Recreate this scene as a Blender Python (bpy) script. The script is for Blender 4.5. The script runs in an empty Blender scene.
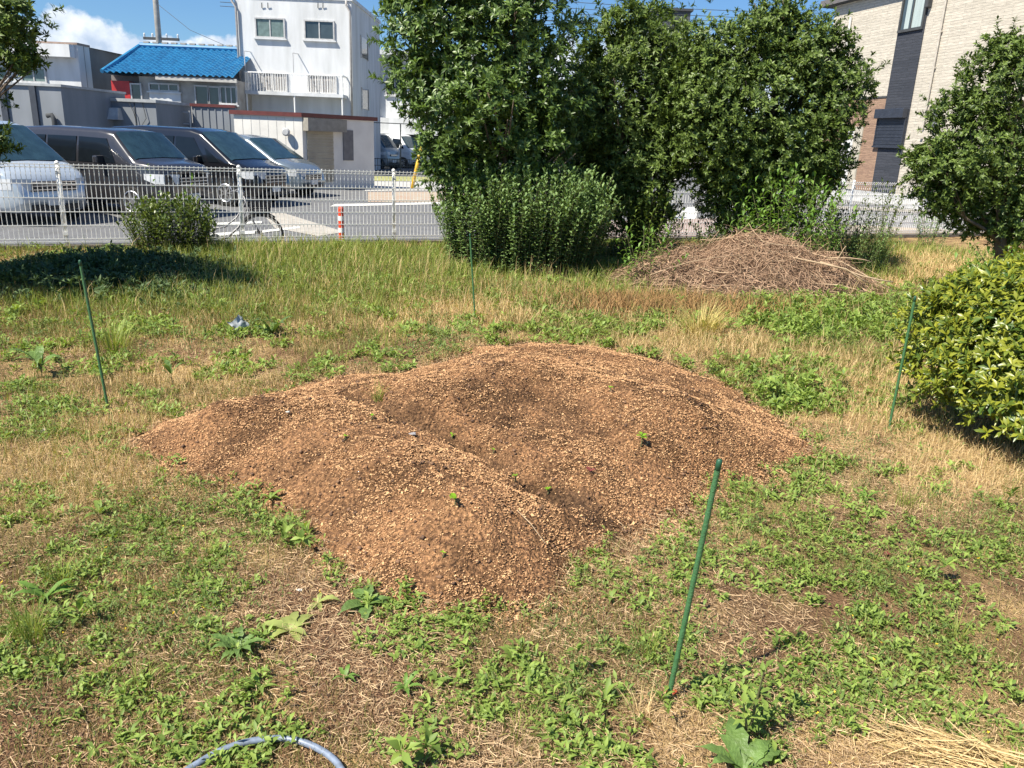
import bpy, math, random
import numpy as np
from mathutils import Vector, Matrix

# ---------------------------------------------------------------- camera, sky, sun, exposure
CF = 790.0; CP = math.radians(17.2); CR = 0.042; CZ = 1.6; LOT = -0.28
SUN_EL = math.radians(53); SUN_AZ = math.radians(38)       # shadows fall right and away by 38 degrees
TO_SUN = (-math.cos(SUN_AZ)*math.cos(SUN_EL), -math.sin(SUN_AZ)*math.cos(SUN_EL), math.sin(SUN_EL))
EXPOSURE = 0.98
R0 = np.array([1, 0, 0.]); FW = np.array([0, math.cos(CP), -math.sin(CP)]); U0 = np.array([0, math.sin(CP), math.cos(CP)])
RI = math.cos(CR)*R0 + math.sin(CR)*U0; UP = -math.sin(CR)*R0 + math.cos(CR)*U0
CAM = np.array([0, 0, CZ])
sc = bpy.context.scene; COL = sc.collection
cd = bpy.data.cameras.new('camera'); cam = bpy.data.objects.new('camera', cd); bpy.context.scene.collection.objects.link(cam)
cd.sensor_width = 36; cd.lens = CF/1024*36; cd.clip_end = 1500; cd.clip_start = 0.05
cam.matrix_world = Matrix(((RI[0], UP[0], -FW[0], CAM[0]), (RI[1], UP[1], -FW[1], CAM[1]), (RI[2], UP[2], -FW[2], CAM[2]), (0, 0, 0, 1)))
sc.camera = cam
sc.view_settings.view_transform = 'Standard'; sc.view_settings.look = 'None'
sc.view_settings.exposure = EXPOSURE; sc.view_settings.gamma = 1; sc.view_settings.use_curve_mapping = False
sc.cycles.max_bounces = 6; sc.cycles.transparent_max_bounces = 4

def ray(px, py):
    d = FW[:, None] + RI[:, None]*((np.atleast_1d(px)-512)/CF) - UP[:, None]*((np.atleast_1d(py)-384)/CF)
    return d
def P(px, py, z=0.0):
    d = ray(px, py)[:, 0]; return CAM + d*((z-CZ)/d[2])
def at(px, py, Y):
    d = ray(px, py)[:, 0]; return CAM + d*(Y/d[1])
def proj(x, y, z):
    v0 = x; v1 = y; v2 = z-CZ
    dep = v1*FW[1]+v2*FW[2]
    dep = np.maximum(dep, 1e-3)
    a = v0*RI[0]+v1*RI[1]+v2*RI[2]; b = v0*UP[0]+v1*UP[1]+v2*UP[2]
    return 512+CF*a/dep, 384-CF*b/dep, dep

w = bpy.data.worlds.new('World'); sc.world = w; w.use_nodes = True
nt = w.node_tree; N = nt.nodes; L = nt.links; N.clear()
out = N.new('ShaderNodeOutputWorld'); bg = N.new('ShaderNodeBackground'); bg.inputs[1].default_value = 0.06
sky = N.new('ShaderNodeTexSky'); sky.sky_type = 'NISHITA'; sky.sun_disc = False; sky.sun_elevation = SUN_EL
sky.sun_rotation = math.atan2(TO_SUN[0], TO_SUN[1]) % (2*math.pi); sky.air_density = 1.0; sky.dust_density = 0.3; sky.ozone_density = 3.0
tint = N.new('ShaderNodeMix'); tint.data_type = 'RGBA'; tint.blend_type = 'MULTIPLY'; tint.inputs[0].default_value = 1
tint.inputs[7].default_value = (0.62, 0.86, 1.12, 1); L.new(sky.outputs[0], tint.inputs[6])
tc = N.new('ShaderNodeTexCoord'); sep = N.new('ShaderNodeSeparateXYZ'); L.new(tc.outputs['Generated'], sep.inputs[0])
def M(op, a, b=None, c=None, clamp=False):
    n = N.new('ShaderNodeMath'); n.operation = op; n.use_clamp = clamp
    for i, v in enumerate((a, b, c)):
        if v is None: continue
        if isinstance(v, (int, float)): n.inputs[i].default_value = v
        else: L.new(v, n.inputs[i])
    return n.outputs[0]
az = M('ARCTAN2', sep.outputs[0], sep.outputs[1]); el = M('ARCSINE', sep.outputs[2])
comb = N.new('ShaderNodeCombineXYZ'); L.new(az, comb.inputs[0]); L.new(el, comb.inputs[1])
nz = N.new('ShaderNodeTexNoise'); nz.inputs['Scale'].default_value = 34; nz.inputs['Detail'].default_value = 7; nz.inputs['Roughness'].default_value = 0.55
L.new(comb.outputs[0], nz.inputs['Vector'])
nz2 = N.new('ShaderNodeTexNoise'); nz2.inputs['Scale'].default_value = 7; nz2.inputs['Detail'].default_value = 2
L.new(comb.outputs[0], nz2.inputs['Vector'])
def blob(a0, e0, ra, re):
    x = M('DIVIDE', M('SUBTRACT', az, a0), ra); y = M('DIVIDE', M('SUBTRACT', el, e0), re)
    return M('SUBTRACT', 1.0, M('ADD', M('MULTIPLY', x, x), M('MULTIPLY', y, y)))
def ae(px, py):
    d = ray(px, py)[:, 0]; d = d/np.linalg.norm(d); return math.atan2(d[0], d[1]), math.asin(d[2])
m = None
for (px, py, rx, ry) in ((72, 44, .062, .034), (110, 54, .08, .025), (150, 52, .05, .018), (20, 50, .08, .03), (235, 50, .05, .015), (196, 52, .03, .012), (655, 75, .18, .045), (-300, 60, .2, .05), (1250, 90, .2, .05)):
    a0, e0 = ae(px, py); b = blob(a0, e0, rx, ry); b = M('MAXIMUM', b, -3.0)
    m = b if m is None else M('MAXIMUM', m, b)
m = M('ADD', m, M('MULTIPLY', M('SUBTRACT', nz.outputs['Fac'], 0.5), 2.6))
mask = M('MULTIPLY', M('ADD', m, 0.05), 2.2, clamp=True)
mask = M('MULTIPLY', mask, 0.92)
cm = N.new('ShaderNodeMix'); cm.data_type = 'RGBA'; L.new(mask, cm.inputs[0]); L.new(tint.outputs[2], cm.inputs[6])
cc = N.new('ShaderNodeMix'); cc.data_type = 'RGBA'
L.new(M('MULTIPLY', M('SUBTRACT', nz.outputs['Fac'], 0.35), 3.0, clamp=True), cc.inputs[0])
cc.inputs[6].default_value = (5.0, 6.0, 7.6, 1); cc.inputs[7].default_value = (9.6, 10.0, 10.4, 1)
L.new(cc.outputs[2], cm.inputs[7]); L.new(cm.outputs[2], bg.inputs[0]); L.new(bg.outputs[0], out.inputs[0])

sd = bpy.data.lights.new('sun', 'SUN'); sd.energy = 4.8; sd.angle = math.radians(0.5); sd.color = (1, 0.93, 0.80)
so = bpy.data.objects.new('sun', sd); bpy.context.scene.collection.objects.link(so)
so.rotation_euler = Vector(TO_SUN).to_track_quat('Z', 'Y').to_euler()

# ---------------------------------------------------------------- helpers
rng = np.random.default_rng(7); random.seed(7)
MATS = {}
def mat(name, color, rough=0.8, var=0.15, scale=6.0, bump=0.0, bscale=40.0, metal=0.0, island=0.0, color2=None, spec=0.5,
        trans=0.0, attr=None, coat=0.0, hue=0.0, stripes=None, stretch=None):
    if name in MATS: return MATS[name]
    m = bpy.data.materials.new(name); m.use_nodes = True; MATS[name] = m
    nt = m.node_tree; n = nt.nodes; l = nt.links; b = n['Principled BSDF']
    b.inputs['Roughness'].default_value = rough; b.inputs['Metallic'].default_value = metal
    b.inputs['Specular IOR Level'].default_value = spec; b.inputs['Coat Weight'].default_value = coat
    tc = n.new('ShaderNodeTexCoord'); vec = tc.outputs['Object']
    if stretch:
        mp = n.new('ShaderNodeMapping'); mp.inputs['Scale'].default_value = stretch; l.new(vec, mp.inputs[0]); vec = mp.outputs[0]
    nz = n.new('ShaderNodeTexNoise'); nz.inputs['Scale'].default_value = scale; nz.inputs['Detail'].default_value = 5
    l.new(vec, nz.inputs['Vector'])
    mx = n.new('ShaderNodeMix'); mx.data_type = 'RGBA'
    c = Vector(color)
    c2 = color2 if color2 else tuple(max(0, v*(1-2*var)) for v in c)
    mx.inputs[6].default_value = (*color, 1); mx.inputs[7].default_value = (*c2, 1)
    mr = n.new('ShaderNodeMapRange'); mr.inputs[1].default_value = 0.3; mr.inputs[2].default_value = 0.7; l.new(nz.outputs['Fac'], mr.inputs[0])
    if island > 0:
        g = n.new('ShaderNodeNewGeometry')
        ad = n.new('ShaderNodeMath'); ad.operation = 'MULTIPLY_ADD'; ad.inputs[1].default_value = island
        l.new(g.outputs['Random Per Island'], ad.inputs[0])
        m2 = n.new('ShaderNodeMath'); m2.operation = 'MULTIPLY'; m2.inputs[1].default_value = 1-island
        l.new(mr.outputs[0], m2.inputs[0]); l.new(m2.outputs[0], ad.inputs[2]); l.new(ad.outputs[0], mx.inputs[0])
    else: l.new(mr.outputs[0], mx.inputs[0])
    col = mx.outputs[2]
    if attr:
        at_ = n.new('ShaderNodeAttribute'); at_.attribute_name = attr
        mm = n.new('ShaderNodeMix'); mm.data_type = 'RGBA'; mm.blend_type = 'MULTIPLY'; mm.inputs[0].default_value = 1
        l.new(col, mm.inputs[6]); l.new(at_.outputs['Color'], mm.inputs[7]); col = mm.outputs[2]
    l.new(col, b.inputs['Base Color'])
    if bump > 0:
        nb = n.new('ShaderNodeTexNoise'); nb.inputs['Scale'].default_value = bscale; nb.inputs['Detail'].default_value = 6; l.new(vec, nb.inputs['Vector'])
        bm = n.new('ShaderNodeBump'); bm.inputs['Strength'].default_value = min(1, bump); bm.inputs['Distance'].default_value = 0.02*max(1, bump)
        l.new(nb.outputs['Fac'], bm.inputs['Height']); l.new(bm.outputs[0], b.inputs['Normal'])
    if trans > 0:
        t = n.new('ShaderNodeBsdfTranslucent'); ms = n.new('ShaderNodeMixShader'); ms.inputs[0].default_value = trans
        hs = n.new('ShaderNodeMix'); hs.data_type = 'RGBA'; hs.blend_type = 'MULTIPLY'; hs.inputs[0].default_value = 1
        hs.inputs[7].default_value = (1.5, 1.5, 0.7, 1); l.new(col, hs.inputs[6])
        l.new(hs.outputs[2], t.inputs[0]); l.new(b.outputs[0], ms.inputs[1]); l.new(t.outputs[0], ms.inputs[2])
        l.new(ms.outputs[0], n['Material Output'].inputs[0])
    return m

def tag(o, label=None, cat=None, group=None, kind=None):
    if label: o['label'] = label
    if cat: o['category'] = cat
    if group: o['group'] = group
    if kind: o['kind'] = kind
    return o
def empty(name, loc=(0, 0, 0), rz=0, label=None, cat=None, group=None):
    o = bpy.data.objects.new(name, None); bpy.context.scene.collection.objects.link(o); o.location = tuple(float(v) for v in loc); o.rotation_euler = (0, 0, rz)
    o.empty_display_size = 0.1
    return tag(o, label, cat, group)
def copy_tree(o, parent=None):
    c = o.copy(); bpy.context.scene.collection.objects.link(c)
    if parent: c.parent = parent
    for ch in list(o.children): copy_tree(ch, c)
    return c

def mesh_np(name, V, faces_list, material, parent=None, smooth=False):
    """V (n,3); faces_list list of int arrays (k,3) or (k,4)"""
    me = bpy.data.meshes.new(name)
    V = np.asarray(V, dtype=np.float32)
    loops = []; totals = []
    for F in faces_list:
        F = np.asarray(F, dtype=np.int32)
        if len(F) == 0: continue
        loops.append(F.ravel()); totals.append(np.full(len(F), F.shape[1], dtype=np.int32))
    loops = np.concatenate(loops); totals = np.concatenate(totals)
    starts = np.concatenate(([0], np.cumsum(totals)[:-1])).astype(np.int32)
    me.vertices.add(len(V)); me.vertices.foreach_set('co', V.ravel())
    me.loops.add(len(loops)); me.loops.foreach_set('vertex_index', loops)
    me.polygons.add(len(totals)); me.polygons.foreach_set('loop_start', starts); me.polygons.foreach_set('loop_total', totals)
    if smooth: me.polygons.foreach_set('use_smooth', np.ones(len(totals), dtype=bool))
    me.update(calc_edges=True)
    me.materials.append(material)
    o = bpy.data.objects.new(name, me); bpy.context.scene.collection.objects.link(o)
    if parent: o.parent = parent
    return o

class MB:
    def __init__(s): s.v = []; s.f = []
    def add(s, vs, fs):
        k = len(s.v); s.v += [tuple(float(c) for c in v) for v in vs]; s.f += [tuple(i+k for i in f) for f in fs]; return s
    def box(s, x0, x1, y0, y1, z0, z1, M4=None):
        vs = [Vector((x, y, z)) for z in (z0, z1) for x, y in ((x0, y0), (x1, y0), (x1, y1), (x0, y1))]
        if M4 is not None: vs = [M4 @ v for v in vs]
        return s.add(vs, [(3, 2, 1, 0), (4, 5, 6, 7), (0, 1, 5, 4), (1, 2, 6, 5), (2, 3, 7, 6), (3, 0, 4, 7)])
    def tube(s, pts, rad, n=6, cap=True):
        pts = [Vector([float(c) for c in p]) for p in pts]; rr = rad if isinstance(rad, (list, tuple, np.ndarray)) else [rad]*len(pts)
        vs = []; fs = []; prev = None
        for i, p in enumerate(pts):
            t = (pts[min(i+1, len(pts)-1)]-pts[max(i-1, 0)])
            t = t.normalized() if t.length > 1e-9 else Vector((0, 0, 1))
            if prev is None:
                a = t.cross(Vector((0, 0, 1)))
                if a.length < 1e-3: a = t.cross(Vector((1, 0, 0)))
            else: a = prev - t*prev.dot(t)
            a.normalize(); prev = a; b = t.cross(a)
            for k in range(n):
                an = 2*math.pi*k/n; vs.append(p + (a*math.cos(an)+b*math.sin(an))*float(rr[i]))
        for i in range(len(pts)-1):
            for k in range(n):
                fs.append((i*n+k, i*n+(k+1) % n, (i+1)*n+(k+1) % n, (i+1)*n+k))
        if cap: fs += [tuple(range(n))[::-1], tuple((len(pts)-1)*n+k for k in range(n))]
        return s.add(vs, fs)
    def ring(s, c, R, r, axis='y', n=28, m=8, a0=0, a1=2*math.pi):
        pts = []
        closed = abs(a1-a0-2*math.pi) < 1e-6
        for i in range(n+1):
            a = a0+(a1-a0)*i/n
            pts.append((c[0]+R*math.cos(a), c[1], c[2]+R*math.sin(a)))
        return s.tube(pts, r, m)
    def disc(s, c, R, th, n=24, bev=0.0):   # solid disc, axis y
        prof = [(0, -th/2), (R-bev, -th/2), (R, -th/2+bev), (R, th/2-bev), (R-bev, th/2), (0, th/2)]
        vs = []; fs = []
        for (r, y) in prof:
            for k in range(n): a = 2*math.pi*k/n; vs.append((c[0]+r*math.cos(a), c[1]+y, c[2]+r*math.sin(a)))
        for i in range(len(prof)-1):
            for k in range(n): fs.append((i*n+k, i*n+(k+1) % n, (i+1)*n+(k+1) % n, (i+1)*n+k))
        return s.add(vs, fs)
    def build(s, name, material, parent=None, smooth=False, bevel=0.0):
        me = bpy.data.meshes.new(name); me.from_pydata(s.v, [], s.f); me.update(); me.materials.append(material)
        if smooth: me.polygons.foreach_set('use_smooth', np.ones(len(me.polygons), dtype=bool))
        o = bpy.data.objects.new(name, me); bpy.context.scene.collection.objects.link(o)
        if parent: o.parent = parent
        if bevel > 0:
            md = o.modifiers.new('bevel', 'BEVEL'); md.width = bevel; md.segments = 2; md.limit_method = 'ANGLE'
        return o
def box(name, m, parent, x0, x1, y0, y1, z0, z1, bevel=0.0, label=None):
    o = MB().box(x0, x1, y0, y1, z0, z1).build(name, m, parent, bevel=bevel)
    if label: o['label'] = label
    return o

# value noise
_lat = np.random.default_rng(3).random((256, 256))
def vnoise(x, y, s=1.0, oct=3, off=0):
    x = np.asarray(x, float)*s+37.3+off*11.7; y = np.asarray(y, float)*s+71.9+off*5.3; t = 0; a = 1; tot = 0
    for o in range(oct):
        xi = np.floor(x).astype(int); yi = np.floor(y).astype(int); fx = x-xi; fy = y-yi
        fx = fx*fx*(3-2*fx); fy = fy*fy*(3-2*fy)
        g = lambda i, j: _lat[(xi+i) & 255, (yi+j) & 255]
        v = (g(0, 0)*(1-fx)+g(1, 0)*fx)*(1-fy)+(g(0, 1)*(1-fx)+g(1, 1)*fx)*fy
        t = t+a*v; tot += a; a *= 0.5; x = x*2.03+9.1; y = y*2.03+3.7
    return t/tot
def sstep(a, b, x):
    t = np.clip((x-a)/(b-a), 0, 1); return t*t*(3-2*t)

# ---------------------------------------------------------------- terrain
FA = P(67, 249)[:2]; FB = P(899, 237)[:2]; FD = (FB-FA)/np.linalg.norm(FB-FA); FN = np.array([FD[1], -FD[0]])   # FN points to the garden
OUT = [(118, 440), (170, 418), (215, 398), (262, 392), (318, 380), (350, 372), (395, 372), (440, 358), (480, 346), (530, 339), (600, 345), (668, 361), (735, 388), (775, 415), (806, 442),
       (770, 468), (715, 485), (690, 505), (660, 530), (625, 548), (580, 582), (520, 612), (440, 606), (385, 590), (330, 555), (285, 520), (240, 490), (180, 470), (135, 458)]
OUTW = np.array([P(a, b)[:2] for a, b in OUT])
def segdist(x, y, a, b):
    d = b-a; t = np.clip(((x-a[0])*d[0]+(y-a[1])*d[1])/(d@d), 0, 1)
    return np.hypot(x-a[0]-t*d[0], y-a[1]-t*d[1])
def polydist(x, y, poly):
    x = np.asarray(x, float); y = np.asarray(y, float)
    D = np.full(x.shape, 1e9); ins = np.zeros(x.shape, bool); n = len(poly)
    for i in range(n):
        a = poly[i]; b = poly[(i+1) % n]; D = np.minimum(D, segdist(x, y, a, b))
        c = ((a[1] > y) != (b[1] > y)) & (x < (b[0]-a[0])*(y-a[1])/(b[1]-a[1]+1e-12)+a[0]); ins ^= c
    return np.where(ins, D, -D)
def chaindist(x, y, pts, z=0.1):
    w_ = [P(a, b, z)[:2] for a, b in pts]; D = None
    for i in range(len(w_)-1):
        d = segdist(x, y, w_[i], w_[i+1]); D = d if D is None else np.minimum(D, d)
    return D
def H0(x, y):
    return (vnoise(x, y, 0.35, 2)-0.5)*0.10*sstep(1.5, 5, y) + (vnoise(x, y, 1.7, 3, 1)-0.5)*0.05
def furd(x, y): return chaindist(x, y, ((318, 394), (345, 404), (400, 431), (450, 446), (500, 474), (545, 492), (580, 500), (640, 526)), .1)+(vnoise(x, y, 5, 3, 41)-.5)*.10+(vnoise(x, y, 22, 2, 42)-.5)*.03
def HM(x, y):
    d = polydist(x, y, OUTW) + (vnoise(x, y, 3, 3, 2)-0.5)*0.22
    base = 0.17*(1-np.exp(-np.maximum(d, 0)/0.42)) + np.minimum(d, 0)*0.35
    rB = 0.175*np.exp(-(chaindist(x, y, ((415, 380), (530, 365), (640, 385), (730, 412)), .3)/0.42)**2)
    rC = 0.09*np.exp(-(chaindist(x, y, ((560, 440), (640, 470), (680, 430)), .2)/0.42)**2)
    rA = 0.12*np.exp(-(chaindist(x, y, ((235, 410), (330, 440), (430, 490), (500, 520)), .2)/0.42)**2)
    fd = furd(x, y); fpx = proj(x, y, 0*x)[0]; fur = (0.06*np.exp(-(fd/0.15)**2)+0.05*np.exp(-(fd/0.045)**2))*(.3+.7*sstep(640, 520, fpx))
    ins = sstep(0, 0.5, d)
    return base + (rA+rB+rC-fur)*ins + ((vnoise(x, y, 2.2, 3, 4)-0.5)*0.07+(vnoise(x, y, 8, 3, 5)-0.5)*0.035+(vnoise(x, y, 30, 2, 6)-.5)*0.022)*ins, d
def H(x, y):
    x = np.asarray(x, float); y = np.asarray(y, float)
    hm, d = HM(x, y); return H0(x, y)+np.maximum(hm, 0)
def h1(x, y): return float(H(np.array([x]), np.array([y]))[0])
def G(px, py):
    """ground point under a pixel on the uneven garden"""
    zz = np.linspace(.6, -.12, 500); d = ray(px, py)[:, 0]; Q = CAM[None]+d[None]*((zz-CZ)/d[2])[:, None]
    i = int(np.argmax(Q[:, 2] <= H(Q[:, 0], Q[:, 1]))); return Q[i] if i > 0 else P(px, py)

# zones, tied to the ground (evaluated through the ground points)
def blobs(px, py, L_):
    t = np.zeros(px.shape)
    for (cx, cy, rx, ry, a) in L_:
        t = t + a*np.exp(-(((px-cx)/rx)**2+((py-cy)/ry)**2))
    return t
GREEN = [(250, 515, 75, 28, 1.3), (60, 690, 110, 70, .5), (200, 560, 60, 30, .4), (830, 600, 100, 60, .35), (300, 530, 40, 14, .6), (500, 608, 70, 28, 1.1), (600, 650, 90, 40, .9), (690, 570, 60, 50, .7), (760, 500, 75, 36, 1.0), (860, 480, 50, 26, .7), (780, 392, 62, 26, 1.2), (720, 370, 30, 10, .6), (835, 322, 90, 24, 1.4), (885, 560, 110, 40, .8),
         (780, 570, 50, 30, .5), (940, 640, 110, 60, .9), (840, 690, 80, 40, .7), (1000, 530, 40, 30, .8), (90, 640, 110, 90, .5), (30, 560, 60, 30, .4), (235, 650, 60, 28, .7), (380, 690, 70, 40, .3), (300, 740, 80, 25, .5), (500, 750, 140, 25, .6),
         (350, 395, 30, 8, .5), (430, 372, 50, 8, .7), (300, 378, 40, 12, .9), (610, 325, 50, 12, .8), (40, 410, 60, 40, .5), (20, 500, 40, 40, .5), (740, 700, 50, 40, .4), (640, 700, 80, 30, .3), (150, 545, 60, 30, .5), (160, 620, 70, 40, .5),
         (620, 265, 60, 12, .8), (250, 320, 50, 16, .5), (480, 690, 60, 40, .6), (560, 700, 60, 25, .5), (700, 640, 50, 25, .5)]
DRY = [(850, 385, 130, 36, 1.0), (960, 450, 90, 40, 1.1), (1000, 480, 60, 20, .8), (940, 265, 80, 22, 1.1), (110, 445, 120, 40, .8), (60, 490, 90, 30, .8), (430, 300, 260, 30, .6), (200, 380, 160, 30, .5), (700, 345, 120, 14, .7), (940, 745, 100, 30, .6), (560, 320, 160, 18, .4), (20, 180, 60, 60, .3), (700, 720, 100, 30, .4), (150, 580, 90, 30, .3), (30, 280, 40, 20, .7)]
TALLG = [(330, 300, 220, 20, .5), (350, 262, 130, 14, 1.3), (240, 262, 90, 16, 1.0), (130, 300, 140, 22, .9), (250, 300, 130, 18, .8), (430, 280, 80, 16, .9), (620, 280, 60, 14, .6), (560, 300, 90, 16, .5), (880, 265, 40, 20, .6), (60, 330, 80, 20, .6), (950, 250, 60, 10, .5), (40, 420, 50, 50, .3), (300, 340, 120, 14, .25), (830, 350, 120, 10, .3), (90, 560, 100, 100, .2), (360, 420, 60, 20, 0)]
BARE = [(340, 620, 90, 50, .9), (400, 640, 60, 30, .6), (830, 540, 70, 20, .7), (760, 650, 60, 50, .8), (600, 730, 80, 25, .3), (410, 720, 60, 30, .4), (780, 590, 60, 40, .4), (350, 700, 60, 60, .4), (240, 590, 70, 30, .4), (700, 250, 90, 18, .8), (560, 275, 90, 8, .5)]

# garden ground grid in fence coordinates
def grid(s0, s1, ns, t0, t1, n2, pw=1.0):
    s = np.linspace(s0, s1, ns); t = t0+(t1-t0)*np.linspace(0, 1, n2)**pw
    S, T = np.meshgrid(s, t, indexing='ij')
    X = FA[0]+FD[0]*S+FN[0]*T; Y = FA[1]+FD[1]*S+FN[1]*T
    idx = np.arange(ns*n2).reshape(ns, n2)
    F = np.stack([idx[:-1, :-1], idx[1:, :-1], idx[1:, 1:], idx[:-1, 1:]], -1).reshape(-1, 4)[:, ::-1]
    return X.ravel(), Y.ravel(), F
X, Y, F = grid(-9, 24, 560, 0.0, 20, 330)
Z = H0(X, Y); hm, dm = HM(X, Y); Z = np.where(dm > -0.02, Z-0.03, Z)
# vertex colour: real differences of soil, litter and moss
px, py, dep = proj(X, Y, Z)
gsum = blobs(px, py, GREEN); dsum = blobs(px, py, DRY); bsum = blobs(px, py, BARE); tsum = blobs(px, py, TALLG)
n1 = vnoise(X, Y, 2.2, 4, 8); n2 = vnoise(X, Y, 7, 3, 9)
wg = np.clip((gsum*.8+tsum+(n1-.5)*2.0)*.8, 0, 1)[:, None]; wd = np.clip(.35+dsum-bsum*.8+(n2-.5)*2.2, 0, 1)[:, None]
soil = np.array([.23, .135, .08]); straw = np.array([.54, .385, .19]); moss = np.array([.15, .14, .06])
colr = soil*(1-wd)+straw*wd; colr = colr*(1-wg*.5)+moss*wg*.5
m_gr = mat('garden_ground', (1.05, 1.02, 1.0), 0.95, scale=38, color2=(.62, .58, .55), bump=1.6, bscale=90, attr='soil_colour', spec=.1)
gnd = mesh_np('garden_ground', np.stack([X, Y, Z], 1), [F], m_gr, smooth=True)
ca = gnd.data.color_attributes.new('soil_colour', 'FLOAT_COLOR', 'POINT')
ca.data.foreach_set('color', np.concatenate([colr, np.ones((len(colr), 1))], 1).astype(np.float32).ravel())
tag(gnd, 'uneven garden ground of soil, dry straw and moss', None, kind='structure')

# ---------------------------------------------------------------- mound
gx = np.linspace(OUTW[:, 0].min()-.35, OUTW[:, 0].max()+.35, 300); gy = np.linspace(OUTW[:, 1].min()-.35, OUTW[:, 1].max()+.35, 300)
GX, GY = np.meshgrid(gx, gy, indexing='ij'); X = GX.ravel(); Y = GY.ravel(); hm, dm = HM(X, Y)
Z = H0(X, Y)+hm-0.012
idx = np.arange(90000).reshape(300, 300); F = np.stack([idx[:-1, :-1], idx[1:, :-1], idx[1:, 1:], idx[:-1, 1:]], -1).reshape(-1, 4)
keep = (dm[F].max(1) > -0.18); F = F[keep]; used = np.unique(F); remap = np.full(90000, -1); remap[used] = np.arange(len(used))
def mulch_mat():
    m = mat('mulch', (.40, .215, .10), 0.9, scale=60, color2=(.13, .068, .038), bump=1.8, bscale=70, spec=.15, attr='damp_shade')
    nt = m.node_tree; n = nt.nodes; l = nt.links; b = n['Principled BSDF']
    old = b.inputs['Base Color'].links[0].from_socket
    tc = n.new('ShaderNodeTexCoord'); v = n.new('ShaderNodeTexVoronoi'); v.inputs['Scale'].default_value = 110; l.new(tc.outputs['Object'], v.inputs['Vector'])
    mx = n.new('ShaderNodeMix'); mx.data_type = 'RGBA'; mx.blend_type = 'OVERLAY'; mx.inputs[0].default_value = .6
    l.new(old, mx.inputs[6]); l.new(v.outputs['Color'], mx.inputs[7]); hs = n.new('ShaderNodeHueSaturation')
    hs.inputs['Saturation'].default_value = 1; l.new(mx.outputs[2], hs.inputs['Color'])
    big = n.new('ShaderNodeTexNoise'); big.inputs['Scale'].default_value = 3.5; big.inputs['Detail'].default_value = 4; l.new(tc.outputs['Object'], big.inputs['Vector'])
    r = n.new('ShaderNodeMapRange'); r.inputs[1].default_value = .38; r.inputs[2].default_value = .6; r.inputs[3].default_value = .45; r.inputs[4].default_value = 1.1
    l.new(big.outputs['Fac'], r.inputs[0])
    m2 = n.new('ShaderNodeMix'); m2.data_type = 'RGBA'; m2.blend_type = 'MULTIPLY'; m2.inputs[0].default_value = 1
    bw = n.new('ShaderNodeRGBToBW'); l.new(v.outputs['Color'], bw.inputs[0])
    ml = n.new('ShaderNodeMath'); ml.operation = 'MULTIPLY_ADD'; ml.inputs[1].default_value = 1.3; ml.inputs[2].default_value = .35; l.new(bw.outputs[0], ml.inputs[0])
    ml2 = n.new('ShaderNodeMath'); ml2.operation = 'MULTIPLY'; l.new(ml.outputs[0], ml2.inputs[0]); l.new(r.outputs[0], ml2.inputs[1])
    l.new(old, m2.inputs[6]); l.new(ml2.outputs[0], m2.inputs[7]); l.new(m2.outputs[2], b.inputs['Base Color'])
    return m
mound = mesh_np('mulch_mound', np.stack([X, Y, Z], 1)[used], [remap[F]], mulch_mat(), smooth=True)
ca = mound.data.color_attributes.new('damp_shade', 'FLOAT_COLOR', 'POINT')  # damp soil plus shading of the upper ridge, both darkened into the mulch colour
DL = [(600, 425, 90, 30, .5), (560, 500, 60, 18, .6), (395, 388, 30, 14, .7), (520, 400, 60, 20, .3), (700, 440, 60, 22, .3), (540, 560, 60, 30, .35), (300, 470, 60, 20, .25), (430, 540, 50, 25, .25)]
def damp_shade(x, y):
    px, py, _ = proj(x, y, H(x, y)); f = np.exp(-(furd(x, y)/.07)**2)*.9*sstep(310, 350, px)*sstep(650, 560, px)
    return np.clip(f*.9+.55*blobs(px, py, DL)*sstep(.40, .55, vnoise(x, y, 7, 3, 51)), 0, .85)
dv = damp_shade(X[used], Y[used])[:, None]; dcol = 1-dv*np.array([.62, .58, .52])
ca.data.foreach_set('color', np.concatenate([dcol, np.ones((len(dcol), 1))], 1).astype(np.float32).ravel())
tag(mound, 'broad low mound of brown composted bark mulch with a dark furrow across it', 'mound')

# wood chips
def quads_at(C, d1, d2, name, m, **k):
    V = np.stack([C-d1-d2, C+d1-d2, C+d1+d2, C-d1+d2], 1).reshape(-1, 3)
    F = np.arange(len(V)).reshape(-1, 4); return mesh_np(name, V, [F], m, **k)
def rand_unit(n): v = rng.normal(size=(n, 3)); return v/np.linalg.norm(v, axis=1, keepdims=True)
n = 520000
X = rng.uniform(gx[0], gx[-1], n); Y = rng.uniform(gy[0], gy[-1], n); hm, dm = HM(X, Y)
nn = vnoise(X, Y, 3.5, 3, 12)*.6+vnoise(X, Y, 14, 2, 13)*.4
k = (rng.random(n) < sstep(-.22, .05, dm)) & (rng.random(n) < (.2+1.1*sstep(.40, .58, nn))*(1-1.05*damp_shade(X, Y))); X, Y, hm, dm = X[k], Y[k], hm[k], dm[k]
Z = H0(X, Y)+np.maximum(hm-.012, 0)+.004; n = len(X); C = np.stack([X, Y, Z], 1)
d1 = rand_unit(n); d1[:, 2] *= .45; ln = rng.uniform(.0017, .0043, n)*(1+1.0*(rng.random(n) < .03)); d1 = d1/np.linalg.norm(d1, axis=1, keepdims=True)
d2 = np.cross(d1, np.array([0, 0, 1.])+rand_unit(n)*.5); d2 /= np.linalg.norm(d2, axis=1, keepdims=True)
m_chip = mat('wood_chip', (.72, .445, .225), .85, island=.92, color2=(.23, .112, .055), spec=.2, var=.3)
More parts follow.
